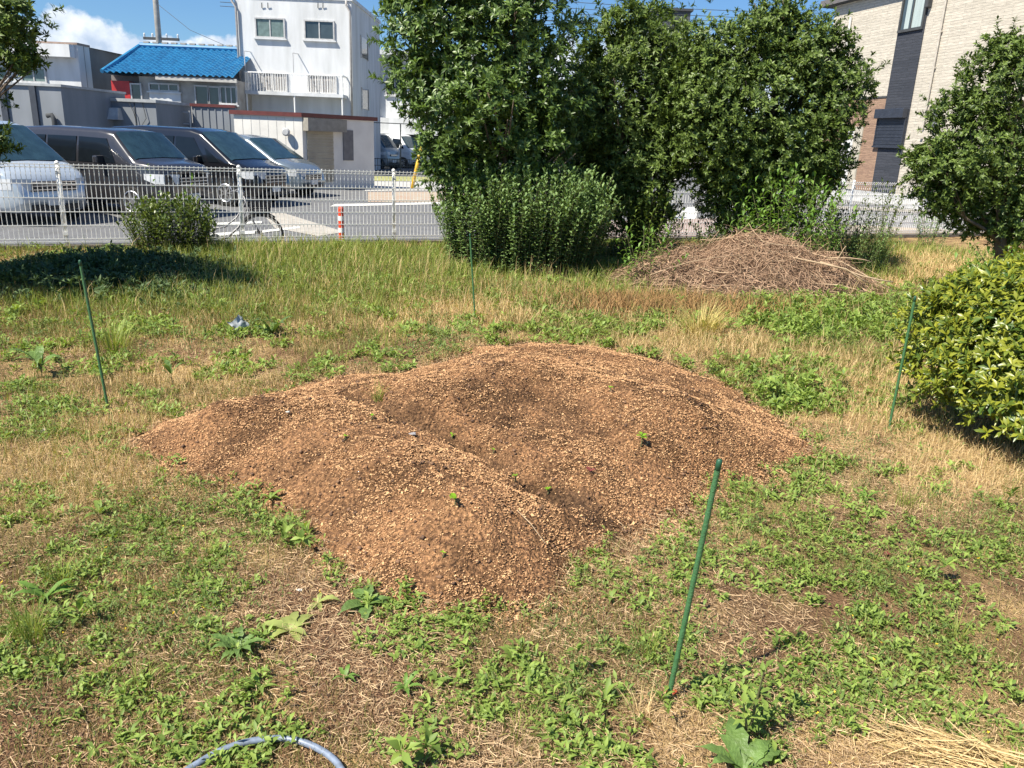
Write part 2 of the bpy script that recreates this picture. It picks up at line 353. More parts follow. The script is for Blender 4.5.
tag(quads_at(C, d1*ln[:, None], d2*(ln*rng.uniform(.35, .8, n))[:, None], 'wood_chips', m_chip), 'loose tan and dark bark chips covering the mound', None, kind='stuff')

n = 5000
X = rng.uniform(gx[0], gx[-1], n); Y = rng.uniform(gy[0], gy[-1], n); hm, dm = HM(X, Y); k = (dm > -.1) & (rng.random(n) < .25+.75*sstep(.45, .6, vnoise(X, Y, 4, 2, 61))); X, Y, hm = X[k], Y[k], hm[k]
C = np.stack([X, Y, H0(X, Y)+np.maximum(hm-.012, 0)+.005], 1); n = len(C); sz = rng.uniform(.004, .013, n)**1.0; OC = np.array([[1, 0, 0], [0, 1, 0], [-1, 0, 0], [0, -1, 0], [0, 0, .7], [0, 0, -.7]], float)
V = C[:, None, :]+(OC[None]*rng.uniform(.5, 1.3, (n, 6, 1))+rng.normal(size=(n, 6, 3))*.2)*sz[:, None, None]; FO = np.array([[0, 1, 4], [1, 2, 4], [2, 3, 4], [3, 0, 4], [1, 0, 5], [2, 1, 5], [3, 2, 5], [0, 3, 5]])
tag(mesh_np('bark_clods', V.reshape(-1, 3), [(np.arange(n)[:, None, None]*6+FO[None]).reshape(-1, 3)], mat('clod', (.24, .135, .075), .95, island=.8, color2=(.07, .04, .026), bump=.5), None), 'dark crumbs and clods of bark on the mound', None, kind='stuff')

# ---------------------------------------------------------------- foliage generators
def leafmesh(name, B, D, NR, Ln, Wd, material, parent=None, fold=.18, droop=.15, simple=False):
    """B base, D direction, NR approx normal; each leaf folded along its midrib"""
    D = D/np.linalg.norm(D, axis=1, keepdims=True); S = np.cross(D, NR); S /= np.linalg.norm(S, axis=1, keepdims=True)+1e-9; Nn = np.cross(S, D)
    Ln = Ln[:, None]; Wd = Wd[:, None]
    if simple:
        V = np.stack([B, B+D*Ln*.5-S*Wd*.5+Nn*Wd*fold, B+D*Ln-Nn*Ln*droop, B+D*Ln*.5+S*Wd*.5+Nn*Wd*fold], 1).reshape(-1, 3)
        F = np.arange(len(V)).reshape(-1, 4); return mesh_np(name, V, [F], material, parent)
    mid = B+D*Ln*.55; tip = B+D*Ln-Nn*Ln*droop
    V = np.stack([B, mid-S*Wd*.5+Nn*Wd*fold, mid, mid+S*Wd*.5+Nn*Wd*fold, tip], 1).reshape(-1, 3)
    b = np.arange(len(B))[:, None]*5
    F = np.concatenate([b+np.array([[0, 2, 1]]), b+np.array([[1, 2, 4]]), b+np.array([[0, 3, 2]]), b+np.array([[2, 3, 4]])])
    return mesh_np(name, V, [F], material, parent)
def rosettes(C, A, nl, L0, W0, open_=(.25, 1.0), jit=.25):
    """C centres, A axes; returns leaf arrays"""
    n = len(C); A = A/np.linalg.norm(A, axis=1, keepdims=True)
    t = rand_unit(n); U = np.cross(A, t); U /= np.linalg.norm(U, axis=1, keepdims=True)+1e-9; W = np.cross(A, U)
    C_ = np.repeat(C, nl, 0); A_ = np.repeat(A, nl, 0); U_ = np.repeat(U, nl, 0); W_ = np.repeat(W, nl, 0); N_ = n*nl
    a = np.tile(np.arange(nl)*2.4, n)+rng.uniform(-.4, .4, N_); o = rng.uniform(open_[0], open_[1], N_)
    rad = U_*np.cos(a)[:, None]+W_*np.sin(a)[:, None]
    D = A_*np.cos(o*1.5)[:, None]+rad*np.sin(o*1.5)[:, None]+rand_unit(N_)*jit
    Nn = A_*1.0-rad*.3+rand_unit(N_)*.15
    Ln = L0*rng.uniform(.6, 1.15, N_); Wd = W0*rng.uniform(.7, 1.2, N_)
    B = C_-A_*(rng.uniform(0, .7, N_)*L0)[:, None]
    return B, D, Nn, Ln, Wd
m_leafA = mat('glossy_leaf', (.175, .265, .06), .42, island=.8, color2=(.032, .07, .016), trans=.22, spec=.5)
m_leafB = mat('dark_leaf', (.185, .26, .055), .45, island=.8, color2=(.028, .058, .014), trans=.18, spec=.32)
m_leafC = mat('yellowish_leaf', (.15, .19, .035), .35, island=.8, color2=(.035, .075, .018), trans=.22, spec=.5)
m_leafD = mat('grey_green_leaf', (.22, .32, .11), .6, island=.7, color2=(.08, .145, .045), trans=.18, spec=.3)
m_leafE = mat('fresh_leaf', (.20, .33, .06), .5, island=.7, color2=(.09, .19, .035), trans=.28, spec=.4)
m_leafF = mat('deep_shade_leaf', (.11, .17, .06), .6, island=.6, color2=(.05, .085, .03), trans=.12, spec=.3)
m_bark = mat('bark', (.16, .12, .085), .9, scale=12, color2=(.07, .05, .035), bump=1, bscale=30, stretch=(1, 1, .25))

def tree(name, base, lobes, nros, nl, L0, W0, mleaf, label, cat='tree', trunk_r=.09, group=None, outw=1.0, inner=.35, upb=.45, simple=False, limbs=9, reach=.7):
    """lobes: (px, py, rx_px, ry_px, Y) given as seen, each a real ellipsoid at its own distance"""
    root = empty(name, base, 0, label, cat, group); b = np.array(base)
    E = []
    for (px, py, rx, ry, Yd) in lobes:
        c = at(px, py, Yd); dp = proj(c[0], c[1], c[2])[2]; rx *= .96; ry *= .96; E.append((c, np.array([rx*dp/CF, (rx+ry)*.5*dp/CF*.95, ry*dp/CF])))
    ar = np.array([(e[1][0]*e[1][2]) for e in E]); ks = rng.choice(len(E), nros, p=ar/ar.sum())
    cen = np.array([e[0] for e in E])[ks]; rad = np.array([e[1] for e in E])[ks]
    u = rand_unit(nros); shell = rng.random(nros)
    r = np.where(shell < inner, rng.random(nros)**.5*.8, .78+.3*rng.random(nros))
    bump = 1+.42*(vnoise(u[:, 0]*3+ks*7, u[:, 2]*3+u[:, 1]*2, 1.3, 2)-.5)*2
    C = cen+u*rad*(r*bump)[:, None]
    # long shoots breaking the outline
    ns = 26*len(E); ks2 = rng.integers(0, len(E), ns); u2 = rand_unit(ns); u2[:, 2] = np.abs(u2[:, 2])*.9+u2[:, 2]*.1; c2 = np.array([e[0] for e in E])[ks2]; r2 = np.array([e[1] for e in E])[ks2]
    tt = np.tile(np.array([.98, 1.08, 1.18, 1.27]), ns); k4 = lambda q: np.repeat(q, 4, 0)
    C2 = k4(c2)+k4(u2*r2)*tt[:, None]+k4(rand_unit(ns)*.08)*(tt-.9)[:, None]*4; C = np.concatenate([C, C2]); u = np.concatenate([u, k4(u2)])
    # gaps: drop by a 3D-ish noise
    gap = (vnoise(C[:, 0]+C[:, 1]*.7, C[:, 2]+C[:, 1]*.5, 2.6, 2, 3))
    C, u = C[gap > .29], u[gap > .29]; n_ = len(C)
    A = u*outw+np.array([0, 0, upb])+rand_unit(n_)*.45
    B, D, Nn, Ln, Wd = rosettes(C, A, nl, L0, W0)
    leafmesh('crown', B-b, D, Nn, Ln, Wd, mleaf, root, simple=simple)
    # trunk, limbs and twigs
    mb = MB(); top = E[0][0]
    main = [np.zeros(3)]; nseg = 6
    for i in range(1, nseg+1):
        t = i/nseg; p = (np.array([top[0], top[1], top[2]+E[0][1][2]*.3])-b)*t; p[:2] += rng.normal(size=2)*.04*math.sin(t*3.1); main.append(p)
    mb.tube(main, [trunk_r*(1-.7*i/nseg) for i in range(nseg+1)], 8)
    for i in range(limbs):
        e = E[i % len(E)]; t = rng.uniform(.15, .8); k0 = int(t*nseg); s = main[k0]
        g = e[0]+rand_unit(1)[0]*e[1]*reach-b; mid = (s+g)/2+rng.normal(size=3)*.1+np.array([0, 0, .05])
        rr = trunk_r*(1-.7*t)*.55; mb.tube([s, (s+mid)/2+rng.normal(size=3)*.03, mid, (mid+g)/2, g], [rr, rr*.8, rr*.6, rr*.4, rr*.2], 6)
        for j in range(4):
            g2 = g+rand_unit(1)[0]*.4*reach*np.array([1, 1, .7]); mb.tube([mid, (mid+g2)/2+rng.normal(size=3)*.04, g2], [rr*.4, rr*.25, rr*.12], 5)
    mb.build('trunk', m_bark, root, smooth=True)
    return root

def gp(px, py): return G(px, py)
def zat(x, y): return np.array([x, y, h1(x, y)])

# big tree left of centre
tree('evergreen_tree', zat(-.15, 10.9), [(478, 95, 82, 95, 10.6), (440, 30, 62, 70, 10.4), (520, 30, 60, 75, 10.6), (480, -40, 75, 50, 10.6), (545, 110, 45, 70, 10.8), (475, 112, 42, 36, 9.75), (530, 150, 40, 40, 10.2), (420, 90, 34, 30, 10.2), (440, 150, 22, 28, 10.0), (460, 175, 26, 25, 10.1), (412, 20, 30, 34, 10.3)],
     4200, 12, .095, .032, m_leafA, 'tall evergreen tree with large glossy leaves, left of the other trees behind the round bush', trunk_r=.11, group='evergreen trees in front of the white fence')
tree('evergreen_tree', zat(1.75, 11.9), [(630, 110, 55, 85, 11.7), (620, 45, 40, 45, 11.5), (655, 50, 42, 45, 11.6), (640, 170, 45, 60, 11.6), (588, 125, 28, 70, 12.0), (600, 190, 30, 50, 11.9), (650, 215, 22, 30, 11.6), (640, 20, 24, 18, 11.7), (575, 180, 30, 60, 11.9), (590, 85, 22, 42, 12.0), (585, 140, 30, 50, 11.6), (675, 150, 26, 40, 11.7)],
     6200, 11, .085, .026, m_leafB, 'middle evergreen tree, dark and narrow, between the tall left tree and the broad right one', trunk_r=.09, group='evergreen trees in front of the white fence')
tree('evergreen_tree', zat(3.75, 11.6), [(770, 120, 75, 80, 11.2), (725, 60, 50, 48, 11.2), (790, 50, 55, 40, 11.3), (835, 95, 34, 50, 11.0), (715, 120, 42, 55, 10.9), (800, 160, 48, 50, 11.0), (740, 190, 46, 45, 11.3), (820, 170, 25, 30, 10.9), (770, 25, 30, 25, 11.2), (810, 60, 40, 35, 11.1), (760, 215, 45, 28, 11.4), (700, 90, 25, 45, 11.0), (690, 135, 25, 30, 11.0), (682, 75, 28, 36, 11.5), (690, 110, 30, 50, 11.4), (668, 130, 26, 50, 11.6), (730, 150, 50, 50, 11.2)],
     12500, 10, .07, .026, m_leafB, 'broad evergreen tree behind the brush pile, reaching the brick house', trunk_r=.10, group='evergreen trees in front of the white fence')
tree('small_tree', zat(5.9, 9.6), [(985, 150, 60, 55, 9.5), (1000, 85, 40, 45, 9.5), (950, 175, 42, 32, 9.3), (1040, 140, 50, 70, 9.7), (1005, 200, 45, 30, 9.6), (965, 120, 35, 30, 9.5), (930, 160, 22, 20, 9.3), (1010, 55, 25, 22, 9.6), (1080, 170, 60, 60, 9.8), (975, 215, 34, 24, 9.6), (1020, 225, 40, 24, 9.5), (940, 200, 24, 20, 9.4)],
     6200, 10, .06, .022, m_leafB, 'round dark tree at the right edge in front of the house wall', trunk_r=.07)
# tree at the left edge (its crown throws the shade on the weeds)
tree('overhanging_tree', zat(-6.6, 7.6), [(-10, 25, 48, 42, 7.3), (8, 20, 32, 34, 7.2), (-75, 60, 70, 70, 7.5), (-140, 60, 90, 90, 7.7), (-90, -10, 80, 70, 7.6), (-12, 150, 14, 20, 7.1), (-60, 150, 42, 55, 7.3), (-130, 180, 80, 60, 7.6), (22, 62, 14, 12, 7.2), (-190, 110, 110, 80, 6.9), (-130, 60, 80, 60, 6.9)],
     7000, 9, .065, .022, m_leafB, 'dark leafy tree whose branches reach in at the left edge', trunk_r=.10, reach=.35)

# ---------------------------------------------------------------- bushes
def stem_bush(name, base, ry, rx, hgt, nstem, lab, mleaf, Ls=.055, Ws=.017, cat='bush', per=34, splay=.35, flat=False):
    root = empty(name, base, 0, lab, cat)
    a = rng.uniform(0, 2*np.pi, nstem); r = np.sqrt(rng.random(nstem)); X = r*np.cos(a)*rx; Y = r*np.sin(a)*ry
    hh = hgt*(1-.5*r**3)*rng.uniform(.84, 1.04, nstem); hh = np.maximum(hh, .3*hgt); hh = hgt*(1-.42*r**5)*rng.uniform(.88, 1.03, nstem) if flat else hh
    lean = (np.stack([X/rx, Y/ry, np.zeros(nstem)], 1)*splay*rng.uniform(.3, 1, nstem)[:, None]+rng.normal(size=(nstem, 3))*np.array([.1, .1, 0]))*hh[:, None]
    t = np.tile(np.linspace(.08, 1, per), nstem)+rng.uniform(-.02, .02, nstem*per); t = np.clip(t, .05, 1)
    R_ = lambda q: np.repeat(q, per, 0)
    B = np.stack([R_(X)*.75, R_(Y)*.75, R_(hh)*t], 1)+R_(lean)*(t**1.3)[:, None]
    az_ = np.tile(np.arange(per)*2.4, nstem)+R_(rng.uniform(0, 6, nstem)); e = .2+.9*t**3+rng.uniform(-.25, .25, len(t))
    D = np.stack([np.cos(az_)*np.cos(e), np.sin(az_)*np.cos(e), np.sin(e)], 1)
    Nn = np.stack([-np.cos(az_)*np.sin(e), -np.sin(az_)*np.sin(e), np.cos(e)], 1)+rand_unit(len(t))*.2
    leafmesh('foliage', B, D, Nn, Ls*rng.uniform(.6, 1.15, len(t)), Ws*rng.uniform(.8, 1.2, len(t)), mleaf, root, droop=.2)
    mb = MB()
    for i in range(0, nstem, 2):
        p0 = np.array([X[i]*.75, Y[i]*.75, -.02]); p1 = np.array([X[i]*.75, Y[i]*.75, hh[i]])+lean[i]; mb.tube([p0, (p0+p1)/2-lean[i]*.12, p1], [.005, .004, .002], 4, cap=False)
    mb.build('stems', mat('green_stem', (.12, .12, .05), .8), root)
    return root
stem_bush('round_bush', zat(.07, 10.15), .85, 1.25, 1.3, 950, 'dense round bush of grey green leaves on upright stems under the trees', m_leafD, Ls=.068, Ws=.03, per=36, flat=True)
stem_bush('leafy_shrub', zat(-4.5, 10.35), .42, .62, .74, 240, 'light green shrub standing against the white fence in front of the black van', m_leafC, Ls=.075, Ws=.032, per=20, splay=.5)
p = gp(178, 246); t = stem_bush('tall_shoot', zat(-4.45, 10.4), .05, .07, 1.25, 3, 'thin shoot rising above the light green shrub at the fence', m_leafE, Ls=.07, Ws=.03, per=18, cat='plant')
stem_bush('bright_sapling', zat(3.45, 10.25), .45, .62, 1.35, 110, 'bright green young sapling in front of the broad evergreen tree', m_leafE, Ls=.10, Ws=.036, per=16, splay=.55, cat='sapling')
stem_bush('weedy_shrub', zat(1.55, 9.4), .22, .3, .75, 22, 'loose tall weed with bright leaves at the right foot of the round bush', m_leafE, Ls=.09, Ws=.03, per=14, splay=.9, cat='plant')
stem_bush('weedy_shrub', zat(4.55, 10.9), .4, .55, .85, 70, 'grey green undergrowth shrub between the sapling and the right fence', m_leafD, Ls=.06, Ws=.018, per=24, splay=.6)
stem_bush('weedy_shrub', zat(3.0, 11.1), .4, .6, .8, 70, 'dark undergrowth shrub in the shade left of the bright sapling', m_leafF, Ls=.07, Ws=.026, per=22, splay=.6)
stem_bush('undergrowth_shrub', zat(1.75, 11.2), .4, .55, 1.0, 120, 'dark undergrowth at the foot of the middle evergreen tree', m_leafB, Ls=.08, Ws=.028, per=24, splay=.5)
stem_bush('undergrowth_shrub', zat(3.1, 10.9), .35, .5, .8, 90, 'dark undergrowth at the foot of the broad tree behind the brush pile', m_leafB, Ls=.07, Ws=.026, per=22, splay=.5)
stem_bush('undergrowth_shrub', zat(4.3, 11.1), .35, .5, .9, 90, 'leafy undergrowth on the right side of the broad tree foot', m_leafB, Ls=.07, Ws=.026, per=22, splay=.5)
stem_bush('climbing_shrub', zat(6.9, 15.3), .2, .3, 1.15, 26, 'slim green shrub growing up the white fence before the brown tiled wall', m_leafC, Ls=.09, Ws=.035, per=20, splay=.4)
stem_bush('weedy_shrub', zat(7.75, 15.2), .3, .35, .6, 30, 'low pale shrub at the fence below the navy wall strip', m_leafD, Ls=.08, Ws=.03, per=16, splay=.6)
stem_bush('weedy_shrub', zat(5.5, 8.7), .4, .75, .62, 80, 'low bright green shrub at the foot of the round dark tree', m_leafE, Ls=.09, Ws=.034, per=16, splay=.8)
stem_bush('weedy_shrub', zat(6.9, 10.6), .45, .75, .95, 70, 'bright green shrub behind the trunk of the round dark tree', m_leafE, Ls=.09, Ws=.034, per=18, splay=.7)
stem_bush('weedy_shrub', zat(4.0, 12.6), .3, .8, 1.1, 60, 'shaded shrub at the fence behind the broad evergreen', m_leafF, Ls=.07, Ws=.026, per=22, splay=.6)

# right hand bush, close to the camera
def dome_bush(name, lobes, nros, nl, L0, W0, m_, lab, base):
    root = empty(name, base, 0, lab, 'bush'); b = np.array(base); Bs = []
    E = [(np.array(c), np.array(r)) for c, r in lobes]
    ks = rng.integers(0, len(E), nros); cen = np.array([e[0] for e in E])[ks]; rad = np.array([e[1] for e in E])[ks]
    u = rand_unit(nros); u[:, 2] = np.where(u[:, 2] < -.3, -u[:, 2], u[:, 2])
    r = np.where(rng.random(nros) < .25, .4+.4*rng.random(nros), .82+.24*rng.random(nros))
    C = cen+u*rad*r[:, None]; C = C+rand_unit(nros)*.04; C = C[C[:, 2] > .05]; u = u[:len(C)] if False else (C-b-np.array([0, 0, .35]))
    u = u/np.linalg.norm(u, axis=1, keepdims=True)
    A = u+np.array([0, 0, .55])+rand_unit(len(C))*.35
    B, D, Nn, Ln, Wd = rosettes(C, A, nl, L0, W0); leafmesh('foliage', B-b, D, Nn, Ln, Wd, m_, root, fold=.2)
    mb = MB()
    for i in range(60):
        e = E[i % len(E)]; g = e[0]+rand_unit(1)[0]*e[1]*.8-b; g[2] = max(g[2], .15); mb.tube([rng.normal(size=3)*.05*np.array([1, 1, 0]), g*.5+np.array([0, 0, .05]), g], [.012, .008, .003], 5)
    mb.build('branches', m_bark, root, smooth=True); return root
m_leafR = mat('hedge_leaf', (.33, .34, .035), .36, island=.9, color2=(.045, .105, .02), trans=.25, spec=.5)
dome_bush('hedge_bush', [((2.9, 4.5, .36), (.52, .5, .36)), ((2.86, 4.7, .5), (.5, .5, .44)), ((3.0, 4.85, .62), (.42, .45, .36)), ((3.0, 4.3, .26), (.42, .42, .28)), ((3.22, 4.7, .5), (.62, .6, .5)), ((3.05, 4.4, .28), (.5, .5, .3)), ((3.6, 4.95, .66), (.6, .6, .55)), ((4.1, 4.7, .5), (.6, .6, .6)), ((3.45, 4.85, .85), (.4, .4, .35)), ((3.25, 4.1, .3), (.55, .45, .36))],
          5600, 9, .062, .021, m_leafR, 'dense glossy bush with yellow green tips at the right edge beside a green stake', zat(3.55, 4.75))

# ---------------------------------------------------------------- brush pile
bp = P(757, 292, .0); bpx, bqy = bp[0], bp[1]+.35
root = empty('brush_pile', (bpx, bqy, h1(bpx, bqy)), 0, 'wide heap of dead brown twigs and cut branches in front of the broad tree', 'brush pile')
def pileH(x, y):   # local
    a = .56*np.exp(-np.abs((x-.05)/.72)**2.6-(y/.6)**2); b_ = .33*np.exp(-((x+.95)/.6)**2-((y)/.5)**2); c = .36*np.exp(-((x-.95)/.52)**2-(y/.5)**2)
    return np.maximum(np.maximum(a, b_), c)+.5*(a+b_+c-np.maximum(np.maximum(a, b_), c))
gx2 = np.linspace(-1.8, 1.8, 90); gy2 = np.linspace(-1.1, 1.1, 60); A_, B_ = np.meshgrid(gx2, gy2, indexing='ij')
hz = pileH(A_, B_)*.8-.05+(vnoise(A_, B_, 5, 3)-.5)*.1
idx = np.arange(90*60).reshape(90, 60); F = np.stack([idx[:-1, :-1], idx[1:, :-1], idx[1:, 1:], idx[:-1, 1:]], -1).reshape(-1, 4)
m_dead = mat('dead_core', (.11, .065, .04), .95, scale=30, color2=(.04, .025, .018), bump=2, bscale=40)
mesh_np('packed_litter', np.stack([A_.ravel(), B_.ravel(), hz.ravel()], 1), [F], m_dead, root)
def twigs(n, sampler, L0, r0, name, m_, parent, curl=.25, flat=.5, nseg=4):
    C, T = sampler(n); n = len(C); d = T/np.linalg.norm(T, axis=1, keepdims=True); Ln = L0*rng.uniform(.4, 1.3, n)
    bend = rand_unit(n)*curl; side = np.cross(d, rand_unit(n)); side /= np.linalg.norm(side, axis=1, keepdims=True)
    rr = r0*rng.uniform(.5, 1.4, n); V = []
    for i in range(nseg+1):
        t = i/nseg-.5; p_ = C+d*(Ln*t)[:, None]+bend*(Ln*(t*t-.08))[:, None]; w_ = (rr*(1-.5*abs(t)))[:, None]; V += [p_-side*w_, p_+side*w_+np.array([0, 0, 1])*w_*.3]
    V = np.stack(V, 1); k_ = 2*(nseg+1); b_ = np.arange(n)[:, None]*k_
    F = np.concatenate([b_+np.array([[2*i, 2*i+1, 2*i+3, 2*i+2]]) for i in range(nseg)])
    return mesh_np(name, V.reshape(-1, 3), [F], m_, parent)
def pile_sampler(n):
    x = rng.normal(size=n)*.8-.1; y = rng.normal(size=n)*.45; k = (abs(x) < 1.75) & (abs(y) < 1.0); x, y = x[k], y[k]
    z = pileH(x, y)*rng.uniform(.85, 1.08, len(x))+rng.uniform(-.02, .04, len(x))
    e = .02; gx_ = (pileH(x+e, y)-pileH(x-e, y))/(2*e); gy_ = (pileH(x, y+e)-pileH(x, y-e))/(2*e)
    T = rng.normal(size=(len(x), 3))*np.array([1, .7, .25]); T[:, 2] += T[:, 0]*gx_+T[:, 1]*gy_
    return np.stack([x, y, z], 1), T
m_tw = mat('dead_twig', (.56, .38, .25), .85, island=.9, color2=(.16, .095, .06), spec=.2)
m_tw2 = mat('pale_stick', (.52, .40, .26), .8, island=.5, scale=30, color2=(.33, .23, .14), spec=.3)
tag(twigs(17000, pile_sampler, .15, .0024, 'twigs', m_tw, root, curl=.5), kind='stuff')
tag(twigs(650, pile_sampler, .35, .0026, 'pale_stems', m_tw2, root, curl=.35), kind='stuff')
def wild_sampler(n):
    C, T = pile_sampler(n); C[:, 2] += rng.uniform(.02, .12, len(C)); T[:, 2] += rng.normal(size=len(C))*.5; return C, T
tag(twigs(900, wild_sampler, .26, .0022, 'loose_twigs', m_tw, root, curl=.6), kind='stuff')
L_ = lambda px, py, dy: at(px, py, bqy+dy)-np.array(root.location)
for (a, b_, r_) in ((((780, 255, -.3), (846, 269, -.5), (868, 283, -.55)), None, .014), (((786, 243, 0), (842, 262, -.2), (893, 290, -.5)), None, .013), (((808, 283, -.5), (838, 285, -.55), (866, 292, -.6)), None, .016), (((820, 262, -.4), (862, 276, -.5), (893, 282, -.55)), None, .016),
                    (((836, 262, -.3), (842, 252, -.3), (846, 246, -.3)), None, .009), (((800, 262, -.3), (812, 280, -.5), (826, 293, -.6)), None, .010), (((700, 240, -.1), (760, 234, 0), (800, 247, -.1)), None, .006), (((650, 275, -.5), (690, 262, -.4), (740, 255, -.4)), None, .006), (((830, 258, -.2), (850, 258, -.2), (872, 262, -.2)), None, .011)):
    pts = [L_(*q) for q in a]; r_ *= .75; pts = [pts[0], (pts[0]+pts[1])/2+rng.normal(size=3)*.01, pts[1], (pts[1]+pts[2])/2+rng.normal(size=3)*.01, pts[2]]
    MB().tube(pts, [r_, r_*.95, r_*.85, r_*.75, r_*.55], 7).build('branch', m_tw2, root, smooth=True)

# ---------------------------------------------------------------- grass, straw, weeds
m_grass = mat('green_blade', (.34, .37, .085), .6, island=.9, color2=(.12, .19, .04), trans=.3, spec=.3)
m_dryb = mat('dry_blade', (.74, .57, .31), .8, island=.9, color2=(.42, .30, .14), trans=.2, spec=.2)
m_olive = mat('olive_blade', (.30, .27, .10), .7, island=.9, color2=(.14, .15, .045), trans=.25, spec=.2)
def sample_ground(n, wfun, power=1.35):
    """points over the garden, denser near the camera"""
    r = 1.2+(rng.random(n)**power)*15; a = np.radians(rng.uniform(-48, 48, n)); X = r*np.sin(a); Y = r*np.cos(a)
    v = (X-FA[0])*FN[0]+(Y-FA[1])*FN[1]; k = v > .04; X, Y = X[k], Y[k]
    hm, d = HM(X, Y); Z = H0(X, Y)+np.maximum(hm, 0)
    px, py, dep = proj(X, Y, Z); pr = wfun(X, Y, px, py, d); k = rng.random(len(X)) < pr
    return X[k], Y[k], Z[k], dep[k]
def blades(name, m_, X, Y, Z, h, wd, lean, label):
    n = len(X); a = rng.uniform(0, 2*np.pi, n); side = np.stack([np.cos(a), np.sin(a), 0*a], 1)
    la = rng.uniform(0, 2*np.pi, n); ld = np.stack([np.cos(la), np.sin(la), 0*la], 1)*(lean*h)[:, None]
    B = np.stack([X, Y, Z-.004], 1); up = np.array([0, 0, 1.])
    mid = B+up*(h*.55)[:, None]+ld*.35; tip = B+up*(h*np.sqrt(np.maximum(.08, 1-lean**2*.8)))[:, None]+ld
    s = side*(wd*.5)[:, None]
    V = np.stack([B-s, B+s, mid-s*.85, mid+s*.85, tip], 1).reshape(-1, 3); b = np.arange(n)[:, None]*5
    return tag(mesh_np(name, V, [b+np.array([[0, 1, 3, 2]]), b+np.array([[2, 3, 4]])], m_), label, None, kind='stuff')
def lod(dep): return np.clip(dep/4.0, .8, 3.0)
off = lambda d: sstep(.06, -.04, d)
# dry upright grass
def w1(X, Y, px, py, d): return off(d)*np.clip(.38+blobs(px, py, DRY)*1.0-blobs(px, py, BARE)*.7-blobs(px, py, GREEN)*.35+(vnoise(X, Y, 2.5, 3, 21)-.5)*2.6, .03, 1)
X, Y, Z, dp = sample_ground(420000, w1, 1.45); n = len(X)
px, py, _ = proj(X, Y, Z); tall = .6+.9*np.clip(blobs(px, py, DRY), 0, 1.2)
blades('dry_grass', m_dryb, X, Y, Z, rng.uniform(.02, .085, n)*np.clip(tall, .5, 1.6)*np.clip(dp/5, .5, 1.4), rng.uniform(.0016, .003, n)*lod(dp), rng.uniform(.1, 1.0, n), 'dry straw coloured grass over the garden')
# olive short grass
def w2(X, Y, px, py, d): return off(d)*np.clip(.36+blobs(px, py, TALLG)*.6+blobs(px, py, GREEN)*.4-blobs(px, py, BARE)*.5-blobs(px, py, DRY)*.3+(vnoise(X, Y, 1.8, 3, 22)-.5)*2.8, .02, 1)
X, Y, Z, dp = sample_ground(380000, w2, 1.5); n = len(X)
blades('short_grass', m_olive, X, Y, Z, rng.uniform(.02, .09, n)*np.clip(dp/4.5, .5, 1.5), rng.uniform(.0018, .0034, n)*lod(dp), rng.uniform(.1, .9, n), 'short olive green grass over the garden')
# tall green grass
def w3(X, Y, px, py, d): return off(d)*np.clip(blobs(px, py, TALLG)*1.15-.12+(vnoise(X, Y, 1.5, 3, 23)-.5)*1.6, 0, 1)
X, Y, Z, dp = sample_ground(230000, w3, .8); n = len(X)
blades('tall_grass', m_grass, X, Y, Z, rng.uniform(.06, .24, n)*np.clip(dp/9, .3, 1.1), rng.uniform(.003, .0055, n)*np.clip(dp/6, .5, 2), rng.uniform(.1, .75, n), 'tall green grass along the fence')
X, Y, Z, dp = sample_ground(30000, lambda X, Y, px, py, d: off(d)*np.clip((blobs(px, py, TALLG)+blobs(px, py, DRY))*.5+(vnoise(X, Y, 1.2, 2, 33)-.5)*1.5, 0, 1), .9); n = len(X)
blades('seeding_grass', m_dryb, X, Y, Z, rng.uniform(.12, .34, n)*np.clip(dp/9, .25, 1.05), rng.uniform(.002, .004, n)*np.clip(dp/6, .5, 1.6), rng.uniform(.1, .6, n), 'taller bleached grass stalks')
# lying straw
def w4(X, Y, px, py, d): return off(d-.03)*np.clip(.45+blobs(px, py, DRY)*.5+(vnoise(X, Y, 2.2, 3, 24)-.5)*2, .08, 1)
X, Y, Z, dp = sample_ground(420000, w4, 1.5)
def litter(n_): return np.stack([X, Y, Z+rng.uniform(.003, .02, len(X))], 1), rng.normal(size=(len(X), 3))*np.array([1, 1, .18])
tag(twigs(0, litter, .036, .0008, 'straw_litter', mat('straw', (.66, .49, .29), .8, island=.95, color2=(.26, .16, .085), spec=.2), None, curl=.3, nseg=2), 'short dry straw lying on the soil', kind='stuff')
X, Y, Z, dp = sample_ground(420000, lambda X, Y, px, py, d: off(d-.05)*np.clip(.30+blobs(px, py, BARE)*.8+sstep(-.7, 0, d)*.5+(vnoise(X, Y, 2.6, 3, 71)-.5)*1.6, 0, 1), 1.7); n = len(X)
d1 = rand_unit(n); d1[:, 2] *= .35; d1 /= np.linalg.norm(d1, axis=1, keepdims=True); d2 = np.cross(d1, np.array([0, 0, 1.])+rand_unit(n)*.4); d2 /= np.linalg.norm(d2, axis=1, keepdims=True); ln = rng.uniform(.0015, .006, n)*np.clip(dp/3.5, .8, 2)
tag(quads_at(np.stack([X, Y, Z+.004], 1), d1*ln[:, None], d2*(ln*rng.uniform(.2, .6, n))[:, None], 'bark_litter', mat('bark_litter', (.50, .33, .19), .85, island=.95, color2=(.12, .07, .045), spec=.2)), 'small bark flakes and dead leaf bits scattered on the soil', None, kind='stuff')
